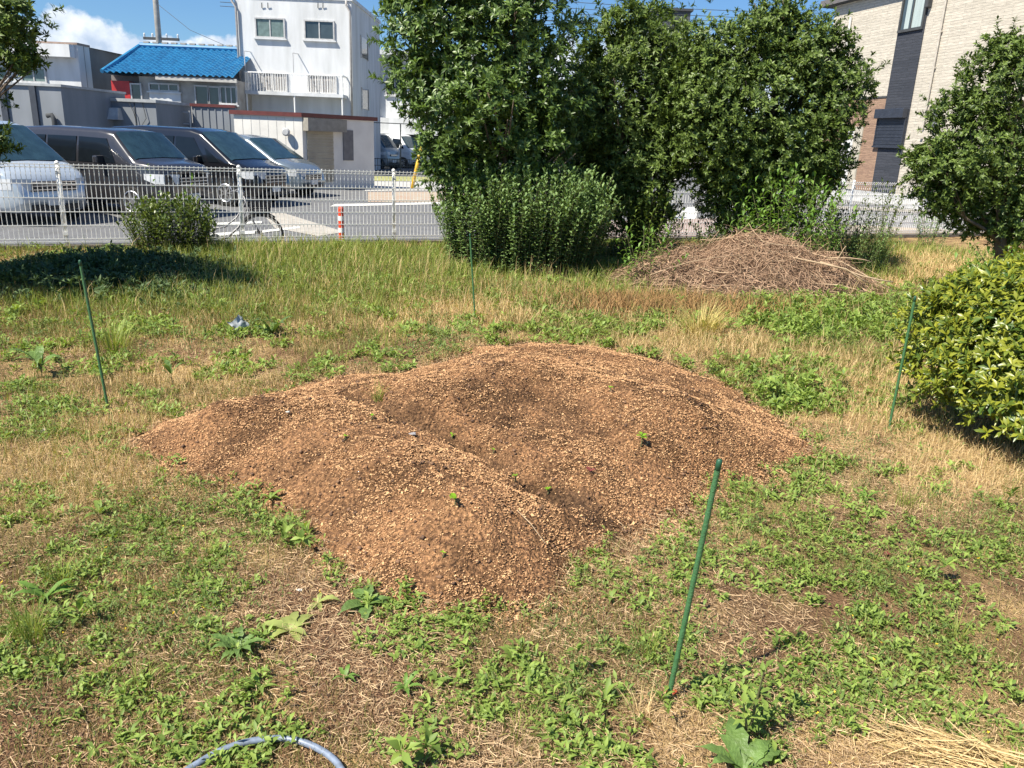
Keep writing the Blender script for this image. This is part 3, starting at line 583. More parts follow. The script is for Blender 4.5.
# low broadleaf weeds: tufts of many small leaves
def w5(X, Y, px, py, d): return sstep(.10, -.05, d)*np.clip(+.10+np.minimum(blobs(px, py, GREEN), 1.3)*.95-blobs(px, py, BARE)*.4-blobs(px, py, DRY)*.22+(vnoise(X, Y, 4.2, 3, 25)-.5)*4.2, 0, 1)*(.35+.65*(vnoise(X, Y, 13, 2, 26) > .42))
X, Y, Z, dp = sample_ground(70000, w5, 1.15)
s_ = rng.uniform(.5, 1.2, len(X))*np.clip(dp/4.5, .75, 1.6)
C = np.stack([X, Y, Z+.012*s_], 1); A = np.tile([0, 0, 1.], (len(X), 1))+rand_unit(len(X))*.4
B, D, Nn, Ln, Wd = rosettes(C, A, 11, .042, .0145, open_=(.35, 1.0), jit=.25)
sc_ = np.repeat(s_, 11); B += np.stack([rng.normal(size=len(B))*.014*sc_, rng.normal(size=len(B))*.014*sc_, rng.uniform(0, .03, len(B))*sc_], 1)
m_weed = mat('weed_leaf', (.30, .40, .085), .55, island=.85, color2=(.11, .18, .035), trans=.28, spec=.35)
tag(leafmesh('ground_weeds', B, D, Nn, Ln*sc_, Wd*sc_, m_weed, droop=.25), 'low broadleaf weeds spreading over the soil', kind='stuff')
# fine ferny weeds
def w6(X, Y, px, py, d): return off(d)*np.clip(.12+blobs(px, py, GREEN)*.6+(vnoise(X, Y, 2.0, 3, 27)-.5)*2.6-blobs(px, py, BARE)*.4-blobs(px, py, DRY)*.3, 0, 1)
X, Y, Z, dp = sample_ground(60000, w6, 1.1); s_ = rng.uniform(.5, 1.3, len(X))*np.clip(dp/5, .8, 1.6)
C = np.stack([X, Y, Z+.02*s_], 1); B, D, Nn, Ln, Wd = rosettes(C, np.tile([0, 0, 1.], (len(X), 1))+rand_unit(len(X))*.5, 9, .028, .006, open_=(.1, .95))
sc_ = np.repeat(s_, 9); B += np.stack([rng.normal(size=len(B))*.02*sc_, rng.normal(size=len(B))*.02*sc_, rng.uniform(0, .035, len(B))*sc_], 1)
tag(leafmesh('fine_weeds', B, D, Nn, Ln*sc_, Wd*sc_, mat('fine_weed', (.20, .27, .07), .6, island=.9, color2=(.075, .12, .035), trans=.25, spec=.3), droop=.2, simple=True), 'fine leaved clover and medick among the grass', kind='stuff')
# dark weed bed under the left tree
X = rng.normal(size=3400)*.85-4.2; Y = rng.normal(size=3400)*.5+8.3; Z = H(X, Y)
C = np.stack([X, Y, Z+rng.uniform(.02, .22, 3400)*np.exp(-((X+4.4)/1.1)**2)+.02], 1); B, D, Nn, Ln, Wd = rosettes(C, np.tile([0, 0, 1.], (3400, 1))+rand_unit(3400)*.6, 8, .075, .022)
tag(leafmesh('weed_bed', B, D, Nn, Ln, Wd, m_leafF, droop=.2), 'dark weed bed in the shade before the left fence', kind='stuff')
# thick green cover before the brush pile and along the right of the mound
def w7(X, Y, px, py, d): return sstep(.06, -.05, d)*np.clip(blobs(px, py, [(835, 322, 95, 20, 1.5), (770, 325, 40, 10, .8), (780, 392, 58, 20, 1.2), (725, 372, 30, 8, .8), (800, 410, 40, 12, .8)])-.25+(vnoise(X, Y, 2.6, 3, 29)-.5)*1.2, 0, 1)
X, Y, Z, dp = sample_ground(60000, w7, .9); s_ = rng.uniform(.6, 1.3, len(X))
C = np.stack([X, Y, Z+rng.uniform(.02, .13, len(X))*s_], 1); B, D, Nn, Ln, Wd = rosettes(C, np.tile([0, 0, 1.], (len(X), 1))+rand_unit(len(X))*.5, 9, .055, .02)
sc_ = np.repeat(s_, 9)
tag(leafmesh('leafy_ground_cover', B, D, Nn, Ln*sc_, Wd*sc_, m_weed, droop=.2), 'thick green leafy cover before the brush pile and right of the mound', kind='stuff')
# yellow flowers
m_yel = mat('yellow_petal', (.80, .58, .03), .6)
X, Y, Z, dp = sample_ground(5000, lambda X, Y, px, py, d: off(d)*.08*((px < 330) & (py > 480) | (px > 800) & (py > 560)), 1.2)
C = np.stack([X, Y, Z+.05], 1); B, D, Nn, Ln, Wd = rosettes(C, np.tile([0, 0, 1.], (len(X), 1)), 5, .006, .005)
tag(leafmesh('yellow_flowers', B, D, Nn, Ln, Wd, m_yel, simple=True), 'tiny yellow flowers dotted among the weeds', kind='stuff')

# ---------------------------------------------------------------- individual plants
def big_leaf(mb, base, az_, Ln, Wd, rise, droop, seg=9, twist=0.0):
    d = np.array([math.cos(az_), math.sin(az_), 0]); s = np.array([-math.sin(az_), math.cos(az_), 0]); vs = []
    for i in range(seg+1):
        t = i/seg; c = np.array(base)+d*Ln*t*(.95)+np.array([0, 0, 1])*(rise*math.sin(t*1.57)-droop*t*t)*Ln
        w_ = Wd*.5*(math.sin(min(1, t*1.08+.06)*math.pi)**.7 if t < .92 else .12)*(1+.2*math.sin(i*2.9+az_*5)); w_ = max(w_, .0015)
        tw = np.array([0, 0, 1])*w_*(.25+twist)
        vs += [c-s*w_+tw, c, c+s*w_+np.array([0, 0, 1])*w_*(.25-twist)]
    fs = []
    for i in range(seg): a = i*3; fs += [(a, a+1, a+4, a+3), (a+1, a+2, a+5, a+4)]
    mb.add(vs, fs)
def rosette_plant(name, px, py, n, Ln, Wd, m_, label, rise=.5, droop=.3, group=None, stem=0, cat='plant', zoff=0.0, a0=None, part='leaf'):
    p_ = G(px, py); root = empty(name, p_, 0, label, cat, group)
    for i in range(n):
        mb = MB(); a = (i*2.4+px) if a0 is None else a0+i*2*math.pi/n
        k_ = rng.uniform(.6, 1.1)
        big_leaf(mb, (0, 0, .005+stem*rng.uniform(.4, 1)), a+rng.uniform(-.7, .7), Ln*k_, Wd*k_, rise*rng.uniform(.5, 1.2), droop*rng.uniform(.5, 1.3), twist=rng.uniform(-.15, .15))
        o = mb.build(part, m_, root, smooth=True)
    if stem > 0: MB().tube([(0, 0, -.01), (0.004, 0, stem*.5), (0, .004, stem)], [.004, .003, .002], 5).build('stem', MATS['green_stem'], root)
    return root
m_dock = mat('dock_leaf', (.17, .28, .07), .5, var=.2, scale=25, trans=.25, bump=.4, bscale=60)
m_dockp = mat('pale_dock_leaf', (.36, .42, .12), .5, scale=20, color2=(.25, .28, .08), trans=.25)
m_red = mat('reddish_leaf', (.20, .05, .04), .6, trans=.2)
rosette_plant('dock_plant', 365, 606, 10, .12, .045, m_dock, 'broad leaved dark green dock plant on bare soil just below the mound', rise=.35, droop=.35)
rosette_plant('dock_plant', 290, 632, 12, .13, .036, m_dockp, 'pale yellow green dock plant with long leaves left of the hose end', rise=.4, droop=.5)
rosette_plant('dock_plant', 318, 604, 5, .09, .026, m_dockp, 'reddish tipped dock shoot just above the pale dock plant', rise=.5, droop=.5)
rosette_plant('dock_plant', 238, 652, 20, .10, .026, m_dock, 'leafy dark dock clump left of the pale dock plant', rise=.6, droop=.3)
t = rosette_plant('dock_plant', 742, 772, 11, .17, .055, m_dock, 'large dock plant with broad wavy leaves at the bottom edge', rise=.6, droop=.3)
for (px, py, lab, nn, L1) in ((512, 660, 'bright rosette weed below the mound front', 10, .09), (345, 590, None, 0, 0), (405, 690, 'small rosette weed left of the central bottom clump', 8, .07), (260, 690, 'pointed leaved rosette weed above the hose', 9, .08), (610, 600, 'rosette weed right of the mound front', 9, .075), (865, 500, 'rosette weed on the right slope in front of the stake', 9, .09), (920, 600, 'rosette weed among clover at the right', 9, .09),
                              (100, 515, 'rosette weed in the dry grass at the left', 9, .1), (990, 395, None, 0, 0), (45, 600, 'dark rosette weed near the left edge', 10, .12), (345, 680, 'thin rosette weed between the hose and the pale dock plant', 7, .08), (560, 705, 'rosette weed in the centre of the bottom edge clump', 9, .08), (270, 500, 'bright rosette weed at the left foot of the mound', 9, .085), (302, 380, 'tufted rosette weed behind the left end of the mound', 12, .10),
                              (430, 322, 'small bright plant left of the back stake', 9, .11), (548, 326, 'small bright plant right of the back stake', 9, .11), (610, 330, 'rounded green plant behind the top of the mound', 11, .15), (390, 700, None, 0, 0), (45, 306 + 10, None, 0, 0), (790, 345 + 20, 'bright clump at the back right of the mound', 12, .13)):
    if lab: rosette_plant('rosette_weed', px, py, nn, L1*rng.uniform(.6, .95), L1*.2, m_leafE if px % 2 else m_weed, lab, rise=.7, droop=.35, group='rosette weeds in the garden')
rosette_plant('tall_dock', 42, 378, 8, .22, .05, m_dock, 'tall dock plant with drooping leaves left of the left stake', rise=.9, droop=.5, stem=.12)
rosette_plant('tall_dock', 172, 388, 4, .10, .04, m_dock, 'upright leafy stalk right of the left stake', rise=1.0, droop=.2, stem=.1)
rosette_plant('tall_dock', 272, 335, 8, .20, .05, m_leafA, 'dark leaved clump beside the torn plastic scrap', rise=.9, droop=.4)
# flowering shoot at the bottom edge
stem_bush('leafy_shoot', G(752, 735), .03, .04, .32, 4, 'leafy upright shoot beside the large dock plant at the bottom edge', m_weed, Ls=.05, Ws=.018, per=14, cat='plant', splay=.7)
# sprouts on the mound
m_spr = mat('sprout_leaf', (.25, .48, .03), .4, var=.1, trans=.4)
for (px, py, n_, L1, st, lab) in ((641, 445, 6, .042, .06, 'largest yellow green seedling on the right part of the mound'), (455, 503, 2, .055, .02, 'two leaved bright seedling on the front slope of the mound'), (515, 479, 4, .022, .015, 'tiny seedling in the furrow of the mound'), (493, 452, 3, .02, .01, 'tiny seedling just above the furrow'), (372, 418, 4, .02, .012, 'tiny seedling at the upper end of the furrow'), (452, 437, 3, .03, .008, 'flat small leaf lying by the middle of the furrow'),
                                  (548, 492, 4, .02, .012, 'tiny seedling at the lower end of the furrow'), (443, 555, 3, .016, .01, 'tiny seedling low on the front slope'), (610, 390, 4, .022, .012, 'tiny seedling on the back ridge of the mound'), (345, 438, 3, .02, .01, 'tiny seedling on the left lobe of the mound')):
    rosette_plant('seedling', px, py, n_, L1, L1*.55, m_spr, lab, rise=.5, droop=.2, stem=st, cat='seedling', group='seedlings on the mound')
for (px, py, lab) in ((590, 472, 'dark red leaf lying on the right half of the mound'), (705, 545, 'dark red leaf among the weeds right of the mound'), (840, 548, 'purple leaf on the bare patch at right'), (885, 556, 'purple leaves beside the bare patch at far right'), (921, 538, 'purple leaf below the right stake')):
    rosette_plant('dark_red_leaf', px, py, 2, .035, .022, m_red, lab, rise=.4, droop=.1, cat='leaf', group='dark red leaves on the ground')
# pale tufts of grass
def tuft(name, px, py, n_, hgt, rad, m_, label, lean=.5, wd=.006):
    c = G(px, py); root = empty(name, c, 0, label, 'grass tuft')
    a = rng.uniform(0, 6.28, n_); r_ = rad*np.sqrt(rng.random(n_))*.35; X, Y = r_*np.cos(a), r_*np.sin(a); h = hgt*rng.uniform(.5, 1.05, n_)
    le = lean*rng.uniform(.2, 1.2, n_); ld = np.stack([np.cos(a), np.sin(a), 0*a], 1)*(le*h)[:, None]+rng.normal(size=(n_, 3))*.02
    sd_ = np.stack([-np.sin(a), np.cos(a), 0*a], 1)*wd*.5; V = []; ns = 5; B = np.stack([X, Y, 0*X], 1)
    for i in range(ns+1):
        t = i/ns; q = B+np.array([0, 0, 1])*(h*(t-.45*le*t*t))[:, None]+ld*(t**1.8); w_ = (1-t*.85); V += [q-sd_*w_, q+sd_*w_]
    V = np.stack(V, 1); b = np.arange(n_)[:, None]*(2*ns+2)
    mesh_np('blades', V.reshape(-1, 3), [np.concatenate([b+np.array([[2*i, 2*i+1, 2*i+3, 2*i+2]]) for i in range(ns)])], m_, root)
    return root
m_tuft = mat('yellow_tuft', (.60, .56, .20), .7, island=.8, color2=(.50, .36, .16), trans=.25)
tuft('grass_tuft', 700, 335, 280, .40, .5, m_tuft, 'yellowing grass tuft in front of the brush pile', .8)
tuft('grass_tuft', 690, 338, 140, .16, .5, m_dryb, 'dry drooping tuft at the foot of the yellowing one', 1.3, .004)
tuft('grass_tuft', 112, 350, 160, .30, .5, m_grass, 'green grass tuft just right of the top of the left stake base', .8)
tuft('grass_tuft', 845, 264, 420, .72, .5, m_grass, 'tall dark green grass clump behind the sticks of the brush pile', .45)
tuft('grass_tuft', 875, 262, 320, .6, .5, m_grass, 'tall green grass clump at the fence right of the brush pile', .5)
tuft('grass_tuft', 378, 400, 40, .12, .12, m_grass, 'short green tuft at the back edge of the mound', .6, .004)
tuft('grass_tuft', 372, 600 - 20, 30, .03, .05, m_dryb, 'tiny dry tuft on the soil below the mound', .6, .002)
tuft('grass_tuft', 955, 640, 40, .11, .1, m_grass, 'green grass tuft among the weeds at the right', .5, .005)
tuft('grass_tuft', 735, 540, 26, .10, .06, m_dryb, 'thin dry tuft right of the front stake', .5, .003)
for (px, py, n_, hh_, lab) in ((32, 640, 90, .20, 'dark green grass clump at the left edge of the foreground'), (60, 585, 60, .14, 'smaller green grass clump above the left edge one'), (205, 555, 50, .10, 'fine green grass tuft left of the mound foot'), (648, 655, 60, .12, 'green grass tuft left of the nearest stake'), (520, 735, 50, .09, 'low green grass tuft at the middle of the bottom edge'), (640, 720, 60, .09, 'short dry grass tuft left of the foot of the nearest stake'), (300, 545, 40, .07, 'short grass tuft beside the bright weeds at the mound foot'), (905, 505, 60, .1, 'green grass tuft in front of the right stake'), (140, 690, 60, .1, 'green grass tuft left of the hose')):
    tuft('grass_tuft', px, py, n_, hh_, .14, m_dryb if 'dry' in lab else m_grass, lab, .6, .0035)
# rusty dry weeds left of the brush pile
X = rng.normal(size=5200)*.65+1.55; Y = rng.normal(size=5200)*.28+7.95; Z = H(X, Y)
blades('rusty_weeds', mat('rusty_blade', (.40, .22, .085), .85, island=.9, color2=(.20, .13, .05)), X, Y, Z, rng.uniform(.06, .26, 5200), rng.uniform(.004, .008, 5200), rng.uniform(.2, .9, 5200), 'rust brown dried weeds in front of the brush pile')
# straw heap bottom right
c = G(965, 765)
def heap(n): 
    x = rng.normal(size=n)*.17; y = rng.normal(size=n)*.07; z = .07*np.exp(-(x/.2)**2-(y/.09)**2)*rng.uniform(.2, 1.1, n)
    T = rng.normal(size=(n, 3))*np.array([1, .35, .1])+np.array([1.2, -.5, 0]); return np.stack([x, y-x*.25, z], 1), T
r_ = empty('straw_heap', c, 0, 'small heap of cut pale straw at the bottom right', 'straw heap')
tag(twigs(600, heap, .15, .0013, 'stalks', m_dryb, r_, curl=.25), kind='stuff')

# ---------------------------------------------------------------- stakes, hose, scraps
m_stk = mat('green_stake', (.06, .165, .065), .4, var=.1, scale=60, bump=.3, bscale=200)
m_cap = mat('stake_cap', (.02, .10, .05), .5)
def stake(bx, by, tx, ty, label):
    b = G(bx, by); ctop = None; best = 1e9
    for dy in np.linspace(-.25, .25, 101):       # the top sits on its sight line where the pole keeps its 0.76 m
        q = at(tx, ty, b[1]+dy); e = abs(np.linalg.norm(q-b)-.78)+abs(dy)*.6
        if e < best: best, ctop = e, q
    root = empty('garden_stake', b, 0, label, 'stake', 'green garden stakes round the mound'); d = ctop-b; mb = MB(); n = 60
    pts = [d*t for t in np.linspace(-.08, 1, n)]; rr = [.0078+(.0009 if i % 3 == 0 else 0) for i in range(n)]
    mb.tube(pts, rr, 10).build('pole', m_stk, root, smooth=True)
    u_ = d/np.linalg.norm(d); MB().tube([d-u_*.025, d, d+u_*.008, d+u_*.012], [.0082, .0084, .0078, .004], 10).build('cap', m_cap, root, smooth=True)
stake(108, 408, 80, 262, 'thin green stake standing at the left of the mound')
stake(475, 318, 470, 235, 'green stake farthest back, in front of the round bush')
stake(889, 428, 915, 298, 'green stake at the right beside the glossy bush')
stake(668, 700, 719, 463, 'leaning green stake nearest the camera in front of the mound')
hp = [G(a, b) for a, b in ((150, 800), (200, 768), (222, 756), (250, 747), (285, 744), (312, 751), (335, 766), (350, 790))]
hp = [np.array([q[0], q[1], q[2]+.018]) for q in hp]; sm = []
for i in range(len(hp)-1):
    p0, p1, p2, p3 = hp[max(i-1, 0)], hp[i], hp[i+1], hp[min(i+2, len(hp)-1)]
    for t in np.linspace(0, 1, 8, endpoint=False): sm.append(.5*((2*p1)+(-p0+p2)*t+(2*p0-5*p1+4*p2-p3)*t*t+(-p0+3*p1-3*p2+p3)*t**3))
h_ = MB().tube(sm, .0095, 12).build('garden_hose', mat('hose', (.22, .27, .36), .45, var=.2, scale=60), None, smooth=True)
tag(h_, 'blue grey garden hose looping at the bottom edge', 'hose')
c = G(238, 334); x_, y_ = np.meshgrid(np.linspace(-.04, .04, 9), np.linspace(0, .13, 11), indexing='ij')
V = np.stack([x_.ravel()+.03*np.sin(y_.ravel()*30), .05*np.sin(x_.ravel()*40), y_.ravel()+.02*np.sin(x_.ravel()*70)+.0], 1)+c+rng.normal(size=(99, 3))*.006
idx = np.arange(99).reshape(9, 11); F = np.stack([idx[:-1, :-1], idx[1:, :-1], idx[1:, 1:], idx[:-1, 1:]], -1).reshape(-1, 4)
tag(mesh_np('plastic_scrap', V, [F], mat('scrap', (.55, .58, .58), .4, color2=(.2, .22, .22), scale=30)), 'crumpled pale plastic scrap standing in the grass', 'plastic scrap')
for (px, py, s_, cc_, lab, nm) in ((42, 432, .035, (.6, .58, .5), 'pale flat stone in the dry grass by the left edge', 'stone'), (413, 434, .018, (.30, .29, .30), 'grey plastic flake lying in the furrow of the mound', 'plastic_flake'), (672, 693, .02, (.55, .10, .04), 'small red scrap at the foot of the nearest stake', 'red_scrap'), (797, 665, .02, (.55, .10, .05), 'red scrap on a lying stick at the lower right', 'red_scrap'), (615, 597, .018, (.5, .3, .2), 'small tan stone right of the mound front', 'stone'), (300, 590, .012, (.7, .7, .65), 'tiny white stone below the left lobe of the mound', 'stone'), (288, 412, .012, (.6, .58, .52), 'tiny pale stone behind the left lobe of the mound', 'stone')):
    c = G(px, py); a = np.linspace(0, 6.28, 9)[:-1]; vs = []
    for (rz_, zz) in ((1, 0), (.85, .3), (.4, .42)): vs += [(c[0]+s_*rz_*math.cos(t)*(1+.25*math.sin(t*3+px)), c[1]+s_*.7*rz_*math.sin(t), c[2]+s_*zz*(1+.3*math.cos(t))) for t in a]
    fs = [(i, (i+1) % 8, 8+(i+1) % 8, 8+i) for i in range(8)]+[(8+i, 8+(i+1) % 8, 16+(i+1) % 8, 16+i) for i in range(8)]+[tuple(range(16, 24))]
    tag(MB().add(vs, fs).build(nm, mat('scrap_%d' % px, cc_, .7, var=.15, scale=80), None), lab, nm.replace('_', ' '))
MB_ = MB().tube([G(725, 685)+np.array([0, 0, .012]), G(760, 678)+np.array([0, 0, .015]), G(800, 664)+np.array([0, 0, .012])], [.004, .005, .003], 6).build('lying_stick', m_tw, None)
tag(MB_, 'thin brown stick lying on bare soil at the lower right', 'stick')
MB_ = MB().tube([G(517, 515)+np.array([0, 0, .02]), G(530, 530)+np.array([0, 0, .03]), G(545, 548)+np.array([0, 0, .02])], [.0016, .002, .0012], 5).build('lying_stick', m_tw2, None)
tag(MB_, 'short pale stalk lying on the front slope of the mound', 'stick')

# ---------------------------------------------------------------- kerb, lot, road
m_conc = mat('concrete', (.42, .40, .36), .9, scale=8, color2=(.26, .24, .21), bump=.5, bscale=60)
m_asph = mat('asphalt', (.155, .158, .165), .9, scale=3, color2=(.115, .117, .122), bump=.6, bscale=120)
m_white = mat('road_paint', (.70, .70, .66), .8, scale=9, color2=(.45, .45, .43))
def fr(s, t, z): return (FA[0]+FD[0]*s-FN[0]*t, FA[1]+FD[1]*s-FN[1]*t, z)     # t = metres beyond the fence
FRZ = math.atan2(FD[1], FD[0]); FM = Matrix.Translation((FA[0], FA[1], 0)) @ Matrix.Rotation(FRZ, 4, 'Z')  # local x along the fence, +y away from the garden
tag(MB().box(-9, 24, -.03, .14, -.35, .05, FM).build('kerb', mat('dark_kerb', (.20, .18, .15), .95, scale=7, color2=(.07, .06, .05), bump=.5), None), 'low concrete kerb under the white fence', None, kind='structure')
S = 600
tag(MB().add([fr(-S, .0, LOT-.012), fr(S, .0, LOT-.012), fr(S, S, LOT-.012), fr(-S, S, LOT-.012), fr(S, -S, LOT-.012), fr(-S, -S, LOT-.012)], [(0, 1, 2, 3), (5, 4, 1, 0)]).build('ground', mat('far_ground', (.30, .28, .24), .95, scale=.5), None), 'ground sheet', None, kind='structure')
tag(MB().add([fr(-30, .05, LOT-.008), fr(60, .05, LOT-.008), fr(60, 60, LOT-.008), fr(-30, 60, LOT-.008)], [(0, 1, 2, 3)]).build('car_park', m_asph, None), 'grey asphalt of the car park and lane', None, kind='structure')
def sheet(name, pxs, z, m_, label):
    tag(MB().add([P(a, b, LOT+z) for a, b in pxs][::-1], [tuple(range(len(pxs)))]).build(name, m_, None), label, None, kind='structure')
sheet('gutter', [(-40, 262), (-40, 250), (60, 247), (60, 259)], 0, m_conc, 'concrete strip at the fence foot')
sheet('concrete_slab', [(262, 213), (284, 213), (345, 232), (318, 236), (275, 228)], 0, mat('slab', (.42, .39, .34), .9, color2=(.3, .28, .25)), 'pale concrete slab in the asphalt')
sheet('bay_line', [(205, 223), (262, 221), (262, 223), (205, 226)], .004, m_white, 'white bay line')
sheet('bay_line', [(200, 234), (262, 230), (262, 233), (200, 237)], .004, m_white, 'white bay line')
sheet('bay_line', [(335, 204), (440, 202), (440, 204), (330, 206.5)], .004, m_white, 'white road edge line')
sheet('bay_line', [(255, 231), (300, 226), (300, 228), (255, 233.5)], .004, m_white, 'white bay line')
sheet('earth_strip', [(368, 202), (368, 192), (520, 191), (520, 202)], 0, mat('red_earth', (.34, .23, .17), .95, scale=3, color2=(.36, .33, .26)), 'strip of reddish earth beyond the lane')
sheet('path', [(365, 191), (365, 181), (520, 183), (520, 190)], 0, mat('pale_path', (.50, .49, .46), .9), 'pale concrete path beyond the lane')
sheet('verge', [(365, 180.5), (365, 176), (520, 178), (520, 182.5)], 0, mat('verge_grass', (.22, .25, .08), .95, scale=4, color2=(.35, .33, .15)), 'grassy verge before the kei vans')
sheet('pavement', [(560, 240), (560, 222), (760, 217), (760, 238)], 0, mat('pink_paving', (.34, .25, .21), .9, scale=12, color2=(.22, .17, .15)), 'pinkish paving beyond the trees')
sheet('concrete_slab', [(672, 219), (688, 207), (700, 207), (695, 219)], .004, m_white, 'white road marking seen between the trees')
sheet('yard', [(790, 236), (790, 216), (1100, 224), (1100, 250)], 0.002, mat('yard_gravel', (.36, .29, .22), .95, scale=4, color2=(.24, .20, .16)), 'gravel yard before the tiled house')

# ---------------------------------------------------------------- fence
m_fw = mat('white_coated_metal', (.86, .86, .84), .35, var=.02, scale=20)
def fence(s0, s1, sp, label, t=.055, zb=.05, Hh=1.03, cell=.055, fm=FM, nofirst=False):
    root = empty('mesh_fence', fm @ Vector((s0, t, zb)), 0, label, 'fence', None)
    root.matrix_world = fm @ Matrix.Translation((s0, t, zb)); n = max(1, int(round((s1-s0)/sp)))
    post = panel = None
    for i in range(n+1):
        if i == 0:
            mb = MB().tube([(0, .022, 0), (0, .022, Hh-.01)], .022, 12); post = mb.build('post', m_fw, root, smooth=True)
            c_ = MB().tube([(0, .022, Hh-.01), (0, .022, Hh+.008), (0, .022, Hh+.024), (0, .022, Hh+.03)], [.027, .028, .018, .005], 12).build('post_cap', m_fw, post, smooth=True)
            b_ = MB().box(-.03, .03, -.012, .0, Hh*.87, Hh*.91).box(-.03, .03, -.012, .0, Hh*.12, Hh*.16).build('bracket', m_fw, post)
        else: q = copy_tree(post, root); q.location = (i*sp, 0, 0)
    for i in range(n):
        if i == 0:
            mb = MB(); k = int(sp/cell); r = .0042
            for j in range(k):
                x = (j+.5)*sp/k
                mb.tube([(x, -.0, .03), (x, 0, Hh-.05), (x, -.03, Hh-.015), (x, -.03, Hh+.0)], r, 5, cap=False)
            zs = [.04, .075]+[Hh*(.07+q_*.17)+.0 for q_ in (1, 2, 3, 4)]+[Hh-.055, Hh-.018]
            for z in zs: mb.box(.0, sp, -.007-(.03 if z == zs[-1] else 0), -.001-(.03 if z == zs[-1] else 0), z-.0055, z+.0055)
            panel = mb.build('mesh_panel', m_fw, root)
        else: q = panel.copy(); bpy.context.scene.collection.objects.link(q); q.parent = root; q.location = (i*sp, 0, 0)
    if nofirst:
        for q in list(post.children)+[post]: bpy.data.objects.remove(q)
    return root
SP = 2.2
fence(-3*SP, 2*SP, SP, 'white wire mesh fence on the kerb in front of the parked cars')
fence(2*SP, 3*SP-1.35, .85, 'narrow mesh fence panel between the last two posts left of the round bush', nofirst=True)
fence(3*SP-1.35, 3*SP-1.35+9*2.1, 2.1, 'white wire mesh fence running behind the trees to the right', nofirst=True)
m_dkw = mat('grey_wire', (.30, .30, .29), .5)

